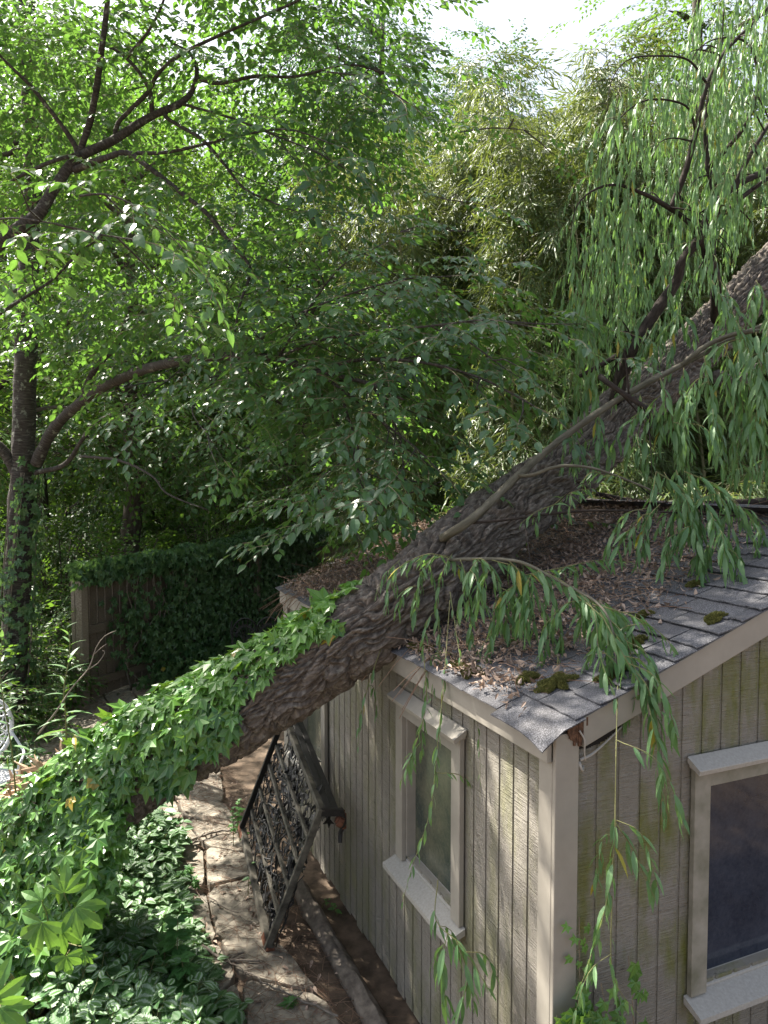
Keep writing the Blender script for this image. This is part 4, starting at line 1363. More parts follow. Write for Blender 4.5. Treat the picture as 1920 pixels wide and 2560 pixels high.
moss(0.30, 4.17, 0.30, 0.09, 0.03, 'wide yellow green moss mat on the far roof corner', 9)
moss(1.22, 0.45, 0.035, 0.035, 0.02, 'tiny moss dot higher up on the bare shingles', 10)

# ================================================================== THE UPENDED BENCH BESIDE THE SHED
K0 = at(674, 2402, 5.04)
K0[2] = max(K0[2], 0.055)
dS = nrm(at(606, 2073, 6.12)-K0)             # along the slats
KB = at(806, 2030, 5.0)
dB = KB-K0
LB = float(np.linalg.norm(dB)); dB = dB/LB
nB = nrm(np.cross(dS, dB))
if nB[0] < 0: nB = -nB                        # towards the shed wall
LS = 1.22
bench_o = np.array([K0[0]+0.2, K0[1]+0.4, 0])
bench = thing('upended_bench', 'upended black iron and slat garden bench leaning on the shed wall', 'bench', bench_o)
rb = np.random.default_rng(61)
def bp(s, b, n=0.0):
    return K0+dS*s+dB*b+nB*n
def bpart(name, acc, mat, **kw):
    return build(name, acc, mat, bench, bench_o, recalc=True, **kw)
for k, f in enumerate((0.0, 0.19, 0.38, 0.575, 0.755)):
    acc = Acc()
    b = f*LB
    if k == 0:
        beam(acc, bp(-0.02, b), bp(LS*0.28, b), 0.036, 0.05, nB, 0, 0.3)
        beam(acc, bp(LS*0.28, b), bp(LS+0.03, b), 0.036, 0.05, nB, 0, 0.3)
    else:
        beam(acc, bp(0.01, b, 0.012+0.004*rb.normal()), bp(LS, b+0.01*rb.normal(), 0.012), 0.024, 0.028, nB, 0, 0.5)
    bpart('slat', acc, M['slat'], bevel=0.003)
acc = Acc(); beam(acc, bp(0.0, -0.01, -0.014), bp(0.0, LB+0.02, -0.014), 0.05, 0.026, dS)
bpart('end_rail', acc, M['slat'], bevel=0.003)
acc = Acc(); beam(acc, bp(LS-0.03, 0.02, -0.014), bp(LS-0.03, LB*0.95, -0.014), 0.045, 0.024, dS)
bpart('end_rail', acc, M['iron'], bevel=0.003)
acc = Acc(); beam(acc, bp(-0.035, -0.008, 0.0), bp(0.12, -0.008, 0.0), 0.044, 0.058, nB)
bpart('rusty_cap', acc, M['rust'], bevel=0.003)
acc = Acc(); beam(acc, bp(LS+0.02, -0.004, 0.0), bp(LS*0.90, -0.004, 0.0), 0.040, 0.055, nB)
bpart('rusty_cap', acc, M['rust'], bevel=0.003)
acc = Acc(); beam(acc, bp(0.0, LB, 0.0), bp(LS, LB-0.02, 0.0), 0.034, 0.046, nB)
bpart('top_rail', acc, M['slat'], bevel=0.004)
# the second plane (seat) runs from the top rail to the wall
def bq(s, w, h=0.0):
    d = nrm(np.array([V_[0], V_[1], -0.18]))
    return bp(s, LB)+d*w+np.array([0, 0, h])
for w in (0.05, 0.10):
    acc = Acc(); beam(acc, bq(0.02, w), bq(LS, w), 0.045, 0.03, (0, 0, 1))
    bpart('seat_slat', acc, M['iron'], bevel=0.003)
acc = Acc()
beam(acc, bq(0.0, -0.01), bq(0.0, 0.15), 0.03, 0.05, (0, 0, 1))
tube(acc, [bq(0.0, 0.14), bq(0.0, 0.16, -0.08), bq(0.02, 0.14, -0.16), bq(0.0, 0.13, -0.22)], (0.022, 0.014), 7, step=0.03)
bpart('leg', acc, M['iron'])
acc = Acc()
for z in (0.0, 0.035):
    tube(acc, [bq(-0.02+z, 0.11, -0.05), bq(-0.03+z, 0.14, -0.06)], 0.035, 8)
    tube(acc, [bq(0.01+z, 0.16, -0.02), bq(0.01+z, 0.16, -0.12)], 0.022, 8)
bpart('bracket', acc, M['rust'])
# cast grape vine filling between the frame
acc = Acc()
for q in range(130):
    s0, b0 = rb.uniform(0.05, LS-0.1), rb.uniform(0.02, LB-0.1)
    a = rb.uniform(0, 6.28)
    pts = []
    for k in range(6):
        s0 += 0.09*math.cos(a); b0 += 0.09*math.sin(a); a += rb.normal(0, 0.75)
        pts.append(bp(np.clip(s0, 0, LS), np.clip(b0, 0, LB), 0.03+0.014*rb.normal()))
    tube(acc, pts, (0.006, 0.004), 5, step=0.02)
bpart('vine_casting', acc, M['iron'], smooth=True)
acc = Acc()
k = 160
P = np.array([bp(rb.uniform(0.05, LS), rb.uniform(0.03, LB-0.03), 0.035+0.014*rb.normal()) for _ in range(k)])
D = dS*rb.normal(0, 1, (k, 1))+dB*rb.normal(0, 1, (k, 1))
for q in range(3):
    acc.stamp(IVY[q], P[q::3], D[q::3], -nB+rb.normal(0, .18, (len(P[q::3]), 3)), rb.uniform(0.05, 0.10, len(P[q::3])), rb.random(len(P[q::3])), 1.0, 0)
k = 18
P = np.array([bq(rb.uniform(0.0, LS), rb.uniform(0.02, 0.17), -rb.random()**1.5*0.55) for _ in range(k)])
D = rb.normal(0, 1, (k, 3))
for q in range(3):
    acc.stamp(IVY[q], P[q::3], D[q::3], rb.normal(0, .6, (len(P[q::3]), 3))-nB, rb.uniform(0.05, 0.09, len(P[q::3])), rb.random(len(P[q::3])), 1.0, 0)
bpart('cast_leaves', acc, M['iron'])
def ball(acc, c, r, n=8, m=5, mat=0, tint=0.5):
    V, T = [], []
    for i in range(m+1):
        t = math.pi*i/m
        for j in range(n):
            p = 2*math.pi*j/n
            V.append((c[0]+r*math.sin(t)*math.cos(p), c[1]+r*math.sin(t)*math.sin(p), c[2]+r*math.cos(t)))
    for i in range(m):
        for j in range(n):
            a, b_ = i*n+j, i*n+(j+1) % n
            if i > 0: T.append((a, a+n, b_))
            if i < m-1: T.append((b_, a+n, b_+n))
    acc.add(V, T, mat, tint)
for (s, b) in ((0.95, 0.33), (0.75, 0.55), (0.52, 0.20), (0.35, 0.72), (1.12, 0.62), (0.85, 0.82), (0.25, 0.12)):
    acc = Acc()
    for q in range(26):
        f = q/26
        ww = 0.045*(1-f)
        ball(acc, bp(s-0.11*f+0.0, b*LB/1.1+rb.uniform(-ww, ww), 0.02+rb.uniform(-0.02, 0.02)), 0.0125, 7, 4)
    bpart('grape_cluster', acc, M['iron'], smooth=True)

# timber along the shed foot
acc = Acc()
def tim_disp(th, s, r):
    th2, s2 = np.meshgrid(th, s)
    return 0.03*(vnoise(np.stack([np.cos(th2)*2, np.sin(th2)*2, s2*2], -1))-0.5)+0.022*(vnoise(np.stack([np.cos(th2)*9, np.sin(th2)*9, s2*9], -1))-0.5)
tube(acc, [shedp(-0.25, 0.7, 0.03), shedp(-0.25, 1.8, 0.03), shedp(-0.25, 3.05, 0.03)], 0.066, 22, step=0.03, disp=tim_disp)
tag(build('landscape_timber', acc, M['timber'], None, shedp(-0.25, 1.8, 0.0), smooth=True), 'weathered round timber edging along the foot of the shed', 'timber')

# path litter: needles, leaves
acc = Acc()
k = 8000
x = -0.3-rl.beta(1.0, 1.5, k)*2.6; y = rl.uniform(0.6, 10, k)
keep = vnoise(np.stack([x*2.3, y*2.3, 0*x], 1)) > 0.42-0.25*(x > -0.75)
x, y = x[keep], y[keep]
P = np.array([shedp(a, b, 0.047+0.015*rl.random()) for a, b in zip(x, y)])
az = rl.uniform(0, 6.28, len(P))
acc.stamp(STRAW, P, np.stack([np.cos(az), np.sin(az), 0.04*rl.normal(size=len(P))], 1), (0, 0, 1), rl.uniform(0.10, 0.24, len(P)), rl.random(len(P))*0.8, 1.0, 1)
k = 1700
x = -0.25-rl.random(k)*2.6; y = rl.uniform(0.6, 10, k)
P = np.array([shedp(a, b, 0.05) for a, b in zip(x, y)])
az = rl.uniform(0, 6.28, k)
acc.stamp(DL[0], P, np.stack([np.cos(az), np.sin(az), 0.2*rl.normal(size=k)], 1), rl.normal(0, .3, (k, 3))+UPV, rl.uniform(0.03, 0.07, k), rl.random(k), 1.0, 0)
tag(build('path_litter', acc, [M['dead_leaf'], M['needle']]), 'brown pine straw and dead leaves strewn over the flagstones', 'leaf litter', kind='stuff')
# sticks on the path
STK = [([(845, 2540, 0), (700, 2475, 0), (560, 2400, 0)], 0.007, 'thin brown stick lying in front of the fallen bench foot'),
       ([(505, 2365, 0), (570, 2400, 0), (650, 2402, 0)], 0.011, 'short thick stick beside the rusty bench foot'),
       ([(430, 2120, 0), (520, 2085, 0), (600, 2070, 0)], 0.014, 'long dark stick crossing the sunny flagstones'),
       ([(520, 2240, 0), (600, 2290, 0), (640, 2310, 0)], 0.006, 'thin curved twig on the grey flagstone')]
def gp(px, py, z=0.06):
    b = -(py-1280.0)/FPX
    yy = math.cos(PITCH)+b*math.sin(PITCH)
    zz = -math.sin(PITCH)+b*math.cos(PITCH)
    k_ = (z-CAM_H)/zz
    return np.array([(px-960)/FPX*k_, yy*k_, z])
for l, r0, lab in STK:
    acc = Acc()
    pts = np.array([gp(p[0], p[1]) for p in l])
    P = catmull(pts, 0.05)
    P[1:-1] += rl.normal(0, 0.008, (len(P)-2, 3))*np.array([1, 1, 0.3])
    tube(acc, P, (r0, r0*0.6), 7)
    for q in range(3):
        i = rl.integers(2, len(P)-2)
        tube(acc, [P[i], P[i]+np.array([rl.normal(0, .07), rl.normal(0, .07), 0.01]), P[i]+np.array([rl.normal(0, .12), rl.normal(0, .12), 0.02])], (r0*0.5, r0*0.25), 5)
    o_ = P[len(P)//2]*np.array([1, 1, 0])
    tag(build('fallen_stick', acc, M['dead_twig'], None, o_), lab, 'stick', 'sticks on the path')

# ================================================================== PLANTS AT THE FRONT LEFT
rp = np.random.default_rng(71)
def lam_right(y):
    return np.interp(y, [3.6, 4.1, 4.6, 5.2, 6.0, 6.8], [-0.72, -0.86, -1.05, -1.45, -1.78, -1.95])
acc = Acc()
pp, dd, nn_, ss, tt = [], [], [], [], []
acc_st = Acc()
nst = 0
while nst < 430:
    y = rp.uniform(3.4, 6.6)
    xr = lam_right(y)
    x = xr-abs(rp.normal(0, 1)) * (0.95 if y < 5.2 else 0.28)
    if x < -3.2:
        continue
    h = (0.16+0.42*vnoise(np.array([x*1.7, y*1.7, 4.0])))*np.clip((xr-x)/0.35+0.25, 0.2, 1)
    nst += 1
    a0 = rp.uniform(0, 6.28)
    top = np.array([x+0.12*math.cos(a0), y+0.12*math.sin(a0), h])
    P = np.array([[x, y, -0.02], [x+0.03*math.cos(a0), y+0.03*math.sin(a0), h*0.55], top])
    tube(acc, P, (0.003, 0.002), 4, 1, 0.5, cap=False)
    for lev in range(5):
        f = 0.25+0.75*lev/4
        p = np.array([np.interp(f, [0, 0.5, 1], P[:, j]) for j in range(3)])
        for s in (0, math.pi):
            a = a0+lev*1.57+s+rp.normal(0, 0.25)
            pp.append(p+np.array([math.cos(a), math.sin(a), 0.2])*0.02)
            dd.append((math.cos(a), math.sin(a), 0.05+rp.normal(0, 0.22)-0.2*(1-f)))
            nn_.append((rp.normal(0, .3), rp.normal(0, .3)-0.15, 1))
            ss.append(rp.uniform(0.085, 0.13)*(1.1-0.45*f*(lev == 4)))
            tt.append(rp.random())
acc.stamp(TOOTH, pp, np.array(dd), np.array(nn_), np.array(ss), np.array(tt)*0.94, 1.0, 0)
tag(build('ground_cover', acc, [M['lamium_leaf'], M['green_twig']]), 'silver variegated dead nettle spreading between ivy and path', 'ground cover', kind='stuff')

def creeper():
    o = at(60, 2330, 4.3)*np.array([1, 1, 0])
    t = thing('virginia_creeper', 'virginia creeper with big five fingered leaves at the lower left', 'creeper', o)
    st, lf = Acc(), Acc()
    specs = [(106, 2306, 3.84, (-0.25, -0.3, -0.85), .215), (160, 2231, 3.9, (0.05, -0.1, 0.9), .15), (189, 2268, 3.9, (0.8, -0.2, -0.45), .19), (104, 2252, 3.95, (-.6, -.1, .4), .13),
             (-20, 2500, 3.55, (0.25, -0.1, 0.8), .20), (0, 2520, 3.55, (0.9, -0.3, -0.5), .18), (205, 2365, 3.95, (.6, -.2, .5), .08), (165, 2390, 3.9, (.2, -.2, -.9), .13),
             (215, 2385, 3.95, (-.3, -.2, -.9), .09), (150, 2320, 4.0, (.8, 0, -.5), .17)]
    root = np.array([o[0], o[1]+0.1, 0.0])
    for q, (x, y, Y, d, s) in enumerate(specs):
        p = at(x, y, Y)
        mid = (root+p)/2+np.array([0.1*math.sin(q), 0.1, 0.15])
        tube(st, [root, mid, p], (0.005, 0.0025), 5, 0, 0.5, step=0.05)
        lf.stamp(PALM5, [p], d, (0.15, -0.85, 0.75), s, [0.3+0.6*rp.random()], 1.0, 0)
    build('stem', st, M['green_twig'], t, o)
    build('leaves', lf, M['creeper_leaf'], t, o)
creeper()

def weed(name, label, cat, specs, leaf, mat, base, group=None, stems=True):
    o = np.array([base[0], base[1], 0.0])
    t = thing(name, label, cat, o, group=group)
    st, lf = Acc(), Acc()
    for (x, y, Y, n, s, hh) in specs:
        top = at(x, y, Y)
        b = np.array([top[0]+rp.normal(0, 0.03), top[1]+rp.normal(0, 0.03), 0.0])
        tube(st, [b, (b+top)/2+rp.normal(0, 0.015, 3), top], (0.004, 0.002), 5, 0, 0.5, step=0.04)
        for k in range(n):
            f = 1-0.6*k/n*hh
            p = b+(top-b)*f
            a = k*2.4+rp.normal(0, .3)
            lf.stamp(leaf, [p], (math.cos(a), math.sin(a), 0.45-0.7*k/n), (0, -0.15, 1), s*(0.5+0.6*min(1, (k+1)/4))*rp.uniform(.85, 1.1), [rp.random()*0.94], 1.0, 0)
    build('stem', st, M['green_twig'], t, o)
    build('leaves', lf, mat, t, o)
    return t
TRI = (lambda: (lambda a: (a.stamp(TOOTH, [(0,0,0),(0,.1,0),(0,.1,0)], np.array([(0,1,-.1),(-.75,.7,-.1),(.75,.7,-.1)]), (0,0,1), np.array([1.0,.72,.72])), a.data())[1])(Acc()))()
weed('nettle_plant', 'bright green lobed leaf weed standing above the variegated ground cover', 'weed', [(444, 2300, 4.55, 9, .115, 1.0), (452, 2395, 4.4, 8, .125, 1.0), (415, 2330, 4.6, 6, .10, 1.0)], TRI, M['weed_leaf'], at(444, 2400, 4.5))
weed('ivy_seedling', 'ivy seedlings sprouting on the bare path in front of the shed timber', 'ivy', [(725, 2500, 4.5, 7, .075, 1.0), (760, 2535, 4.45, 6, .06, 1.0), (690, 2540, 4.45, 5, .06, 1)], IVY[0], M['weed_leaf'], at(725, 2540, 4.5))
weed('small_weed', 'small yellow green weed growing by the upended bench slats', 'weed', [(628, 2158, 5.75, 6, .055, 1.0)], TOOTH, M['weed_leaf'], at(628, 2200, 5.75))
weed('small_weed', 'small weed between the shed wall and the timber end', 'weed', [(832, 2262, 5.55, 6, .05, 1.0), (820, 2250, 5.6, 4, .045, 1.0)], TOOTH, M['weed_leaf'], at(832, 2290, 5.55))
weed('small_weed', 'silver leaf seedling alone on the path by the rusty bench foot', 'weed', [(640, 2390, 5.0, 4, .07, 1.0)], TOOTH, M['lamium_leaf'], at(640, 2410, 5.0))
weed('small_weed', 'low weed tuft in the sunny gap of the flagstones', 'weed', [(470, 2165, 5.9, 8, .06, 1.0), (450, 2180, 5.9, 6, .05, 1.0), (490, 2190, 5.8, 6, .05, 1.0)], IVY[1], M['weed_leaf'], at(470, 2190, 5.9))
weed('small_weed', 'pale weed tuft beside the path below the trunk shadow', 'weed', [(595, 2000, 6.6, 8, .06, 1.0), (580, 2020, 6.5, 6, .05, 1.0), (610, 2050, 6.3, 6, .05, 1.0)], IVY[1], M['weed_leaf'], at(595, 2050, 6.5))

# ivy climbing the near corner post
def corner_ivy():
    o = shedp(0.1, -0.15, 0)
    t = thing('climbing_ivy', 'yellow green ivy climbing the gable wall beside the corner post', 'ivy', o)
    st, lf = Acc(), Acc()
    strands = [[shedp(0.10, -0.12, 0), shedp(0.12, -0.10, 0.8), shedp(0.10, -0.05, 1.15), shedp(0.10, -0.035, 1.45)],
               [shedp(0.0, -0.15, 0), shedp(0.03, -0.14, 0.9), shedp(0.02, -0.12, 1.12)],
               [shedp(0.18, -0.15, 0), shedp(0.20, -0.12, 0.9), shedp(0.17, -0.10, 1.18)],
               [shedp(0.36, -0.12, 0), shedp(0.37, -0.08, 0.9), shedp(0.36, -0.05, 1.22)],
               [shedp(-0.06, -0.15, 0), shedp(-0.04, -0.12, 0.8), shedp(-0.06, -0.1, 1.10)]]
    for q, s in enumerate(strands):
        P = catmull(np.array([o+np.array([0, 0, -.02]), *s]), 0.03)
        tube(st, P, (0.004, 0.002), 5)
        k = 34 if q == 0 else 22
        for i in np.linspace(len(P)*0.35, len(P)-1, k).astype(int):
            sd = rp.normal(0, 1)
            fz = (P[i][2]-0.5)/1.0
            lf.stamp(IVY[rp.integers(0, 3)], [P[i]+V_*sd*0.035-U_*(0.02+0.04*rp.random())], V_*sd*0.5+np.array([0, -0.1, -0.8]), -U_+np.array([0, 0, .8])+rp.normal(0, .2, 3),
                     rp.uniform(.045, .075)*(0.65 if P[i][2] > 1.25 else 1), [float(np.clip(0.25+0.6*fz+rp.normal(0, .2), 0, .94))], 1.0, 0)
    for q in range(110):
        x_ = rp.normal(0.06, 0.10)
        p = shedp(x_, -0.10-0.10*rp.random(), 0.75+0.40*rp.random()**0.6-0.8*abs(x_-0.06))
        lf.stamp(IVY[rp.integers(0, 3)], [p], np.array([rp.normal(0, .4), -0.2, -0.7]), -U_+np.array([0, 0, .9])+rp.normal(0, .25, 3), rp.uniform(.05, .085), [float(np.clip(rp.normal(.45, .3), 0, .94))], 1.0, 0)
    build('stem', st, M['twig'], t, o)
    build('leaves', lf, M['ivy_leaf'], t, o)
corner_ivy()

# ================================================================== FENCE, FAR BENCH, WHITE CHAIR
F0, F1 = np.array([-4.42, 10.7, 0]), np.array([-1.68, 16.6, 0])
fd = nrm(F1-F0); fn = np.array([fd[1], -fd[0], 0])         # fn faces the viewer's side
FL = float(np.linalg.norm(F1-F0))
def fp(a, o, z):
    return F0+fd*a+fn*o+np.array([0, 0, z])
fence = thing('wooden_fence', 'weathered grey wooden fence overgrown with dark ivy at the back', 'fence', F0)
def fbox(acc, a0, a1, o0, o1, z0, z1, tint=0.5):
    V = [fp(a0, o0, z0), fp(a1, o0, z0), fp(a1, o1, z0), fp(a0, o1, z0), fp(a0, o0, z1), fp(a1, o0, z1), fp(a1, o1, z1), fp(a0, o1, z1)]
    luv = np.array([(a0*7+o0, z0*1, 0), (a1*7+o0, z0, 0), (a1*7+o1, z0, 0), (a0*7+o1, z0, 0), (a0*7+o0, z1, 0), (a1*7+o0, z1, 0), (a1*7+o1, z1, 0), (a0*7+o1, z1, 0)])
    acc.add(np.array(V), BOX_T, 0, tint, luv)
rf = np.random.default_rng(81)
acc = Acc()
fbox(acc, -0.10, 0.02, 0.00, 0.13, 0, 2.08); fbox(acc, -0.105, 0.015, -0.075, -0.004, 0, 2.02)
build('post', acc, M['old_wood'], fence, F0, bevel=0.008, recalc=True)
for k in range(1, 4):
    acc = Acc()
    a = FL*k/3
    fbox(acc, a-0.05, a+0.05, 0.03, 0.13, 0, 2.1+0.1*(k == 3))
    build('post', acc, M['old_wood'], fence, F0, bevel=0.006, recalc=True)
for seg in range(3):
    acc = Acc()
    a = FL*seg/3+0.03
    while a < FL*(seg+1)/3-0.02:
        w = 0.135
        fbox(acc, a, min(a+w, FL*(seg+1)/3), -0.03, -0.012, 0.05+0.02*rf.random(), 2.02+0.12*rf.random(), rf.random())
        a += w+0.016
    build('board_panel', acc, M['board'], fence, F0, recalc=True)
    for z in (0.22, 1.02, 1.80):
        acc = Acc()
        fbox(acc, FL*seg/3+0.021, FL*(seg+1)/3-0.05, -0.0115, 0.035, z, z+0.13)
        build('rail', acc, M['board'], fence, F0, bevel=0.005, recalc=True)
gate_o = np.array([-1.55, 16.7, 0])
gate = thing('wooden_gate', 'dark low wooden gate beyond the far end of the ivy fence', 'gate', gate_o)
acc = Acc()
for k in range(9):
    box(acc, (gate_o[0]+0.15*k, 16.70, 0.05), (gate_o[0]+0.15*k+0.14, 16.72, 1.75+0.03*rf.random()))
build('board_panel', acc, M['old_wood'], gate, gate_o, recalc=True)
for z in (0.3, 1.45):
    acc = Acc(); box(acc, (gate_o[0]-0.02, 16.65, z), (gate_o[0]+1.36, 16.695, z+0.11))
    build('rail', acc, M['old_wood'], gate, gate_o, recalc=True)

# ivy over the fence
fi_o = fp(3.0, 0.15, 0)
fivy = thing('fence_ivy', 'dark green ivy sprawling over the wooden fence', 'ivy', fi_o)
pp, dd, nn_, ss, tt = [], [], [], [], []
def fcover(a, z):
    n = vnoise(np.array([a*1.7, z*1.7, 2.0]))
    base = np.interp(a, [-0.2, 0.15, 0.8, 1.6, 2.4, 6], [0.0, 0.12, 0.30, 0.75, 1.0, 0.95])
    topb = np.clip((z-1.75)/0.2, 0, 1)*np.interp(a, [-0.1, 0.2, 0.5], [0.6, 0.9, 1.0])
    bot = np.interp(a, [0.2, 1.0, 1.5], [0, 0.15, 0.5])*np.clip((0.9-z)/0.5, 0, 1)
    c = max(base*(0.55+0.9*n)-0.12, topb, bot)
    if 1.2 < a < 1.7 and 1.05 < z < 1.75: c *= 0.25
    if 4.0 < a < 4.5 and 1.0 < z < 1.8: c *= 0.3
    return c
while len(pp) < 7200:
    a, z = rf.uniform(-0.35, FL+0.2), rf.uniform(0.02, 2.15)
    if rf.random() > fcover(a, z):
        continue
    o_ = 0.05+rf.uniform(0, 0.16)+0.12*(z > 1.8)*rf.random()
    if z < 0.4: o_ += rf.uniform(0, 0.4)
    pp.append(fp(a, o_, z)); dd.append(np.array([rf.normal(0, .45), rf.normal(0, .3), -1])); nn_.append(fn+np.array([0, 0, .55])+rf.normal(0, .3, 3))
    ss.append(rf.uniform(0.07, 0.125)); tt.append(rf.random()*0.94 if rf.random() > 0.003 else 1.0)
for q in range(2400):      # shaggy mound along the top
    a = rf.uniform(-0.2, FL+0.1)
    th = rf.uniform(-0.4, math.pi)
    rr_ = np.interp(a, [0, 1, 3, 6], [0.10, 0.12, 0.22, 0.34])*(0.3+1.3*vnoise(np.array([a*2.2, 0, 7.0])))
    pp.append(fp(a, 0.05+math.cos(th)*rr_*0.9, 2.0+math.sin(th)*rr_*0.75)); dd.append(np.array([rf.normal(0, .5), rf.normal(0, .4), -.7]))
    nn_.append(fn*math.cos(th)+np.array([0, 0, .4+math.sin(th)])+rf.normal(0, .3, 3)); ss.append(rf.uniform(0.07, 0.12)); tt.append(rf.random()*0.94)
acc = Acc()
pp, dd, nn_, ss, tt = map(np.array, (pp, dd, nn_, ss, tt))
for q in range(3):
    acc.stamp(IVY[q], pp[q::3], dd[q::3], nn_[q::3], ss[q::3], tt[q::3], 1.0, 0)
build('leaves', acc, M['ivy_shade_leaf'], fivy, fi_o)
acc = Acc()
for q in range(30):
    a = rf.uniform(0.8, FL)
    pts = [fp(a+rf.normal(0, .12), 0.06+0.02*k, 0.05+2.0*k/5) for k in range(6)]
    tube(acc, pts, (0.012, 0.005), 5, step=0.1)
build('stem', acc, M['dead_twig'], fivy, fi_o)

# black ornamental bench near the fence
bo = np.array([-1.98, 12.6, 0])
fb = thing('iron_bench', 'black cast iron garden bench in deep shade by the fence', 'bench', bo, R(12))
def fbp(name, acc, **kw):
    return build(name, acc, M['iron'], fb, recalc=True, **kw)
acc = Acc()
for k in range(9):
    beam(acc, (-0.58, -0.42+0.05*k, 0.44+0.006*math.sin(k)), (0.58, -0.42+0.05*k, 0.44), 0.026, 0.018)
beam(acc, (-0.6, -0.45, 0.43), (0.6, -0.45, 0.43), 0.035, 0.05); beam(acc, (-0.6, 0.02, 0.43), (0.6, 0.02, 0.43), 0.03, 0.04)
fbp('seat', acc)
acc = Acc()
for c in (-0.4, 0.0, 0.4):
    arc_ = [(c+0.21*math.cos(t), 0.08, 0.66+0.26*math.sin(t)) for t in np.linspace(-0.3, math.pi+0.3, 15)]
    tube(acc, arc_, 0.016, 6)
    for t in np.linspace(0.1, math.pi-0.1, 8):
        tube(acc, [(c, 0.06, 0.50), (c+0.11*math.cos(t)+0.02, 0.075, 0.62+0.1*math.sin(t)), (c+0.2*math.cos(t), 0.08, 0.66+0.25*math.sin(t))], 0.009, 5, step=0.04)
        acc.stamp(IVY[0], [(c+0.13*math.cos(t), 0.07, 0.62+0.16*math.sin(t))], (math.cos(t), 0, math.sin(t)), (0, -1, 0), 0.075)
tube(acc, [(-0.62, 0.05, 0.5), (0.62, 0.05, 0.5)], 0.014, 6)
fbp('backrest', acc)
for s in (-1, 1):
    acc = Acc()
    tube(acc, [(s*0.62, 0.10, 0.88), (s*0.63, 0.06, 0.7), (s*0.62, -0.1, 0.66), (s*0.62, -0.42, 0.66), (s*0.62, -0.48, 0.58), (s*0.62, -0.42, 0.54)], 0.018, 7, step=0.04)
    for q in range(7):
        tube(acc, [(s*0.62, -0.40+0.07*q, 0.45), (s*0.625, -0.36+0.06*q, 0.55), (s*0.62, -0.42+0.075*q, 0.66)], 0.009, 5, step=0.05)
    fbp('armrest', acc)
    for yy in (-0.43, 0.03):
        acc = Acc()
        tube(acc, [(s*0.6, yy, 0.44), (s*0.62, yy-0.03, 0.28), (s*0.6, yy+0.02, 0.12), (s*0.64, yy-0.05, 0.0)], (0.024, 0.016), 7, step=0.04)
        fbp('leg', acc)

# white openwork chair at the left edge
wo = at(-38, 1800, 7.2); wo[2] = 0
wc = thing('white_chair', 'white cast metal garden chair with openwork oval back at left edge', 'chair', wo, R(35))
def wp(name, acc, **kw):
    return build(name, acc, M['white_iron'], wc, recalc=True, **kw)
acc = Acc()
el = lambda t, k=1.0: (0.24*k*math.cos(t), 0.0, 0.86+0.31*k*math.sin(t))
tube(acc, [el(t) for t in np.linspace(0, 2*math.pi, 30)], 0.021, 7)
tube(acc, [el(t, 0.82) for t in np.linspace(0, 2*math.pi, 30)], 0.008, 5)
for t in np.linspace(0, 2*math.pi, 18, endpoint=False):
    tube(acc, [el(t, 0.98), el(t+0.17, 0.66), el(t, 0.35), el(t+0.5, 0.12)], 0.008, 5, step=0.04)
    tube(acc, [el(t+0.17, 0.66), el(t+0.05, 0.75), el(t-0.17, 0.60)], 0.008, 5, step=0.03)
    tube(acc, [el(t, 0.55), el(t+0.17, 0.5), el(t+0.35, 0.55)], 0.007, 5, step=0.03)
wp('backrest', acc)
acc = Acc()
n = 26
for k_, z in ((1.0, 0.46), (1.0, 0.435)):
    pass
tube(acc, [(0.24*math.cos(t), -0.24+0.23*math.sin(t), 0.45) for t in np.linspace(0, 2*math.pi, n)], 0.018, 7)
for k in range(-4, 5):
    w = 0.23*math.sqrt(max(0.02, 1-(k/4.6)**2))
    beam(acc, (-w, -0.24+0.05*k, 0.45), (w, -0.24+0.05*k, 0.45), 0.022, 0.012)
    beam(acc, (0.05*k, -0.24-w, 0.449), (0.05*k, -0.24+w, 0.449), 0.018, 0.010)
wp('seat', acc)
for sx, sy in ((-1, -1), (1, -1), (1, 1), (-1, 1)):
    acc = Acc()
    tube(acc, [(sx*0.17, -0.24+sy*0.17, 0.45), (sx*0.21, -0.24+sy*0.21, 0.25), (sx*0.18, -0.24+sy*0.19, 0.1), (sx*0.23, -0.24+sy*0.24, 0.0)], (0.02, 0.013), 7, step=0.04)
    wp('leg', acc)
for s in (-1, 1):
    acc = Acc()
    tube(acc, [(s*0.23, 0.0, 0.80), (s*0.29, -0.15, 0.68), (s*0.29, -0.36, 0.66), (s*0.24, -0.40, 0.58), (s*0.23, -0.36, 0.45)], 0.014, 6, step=0.04)
    wp('armrest', acc)

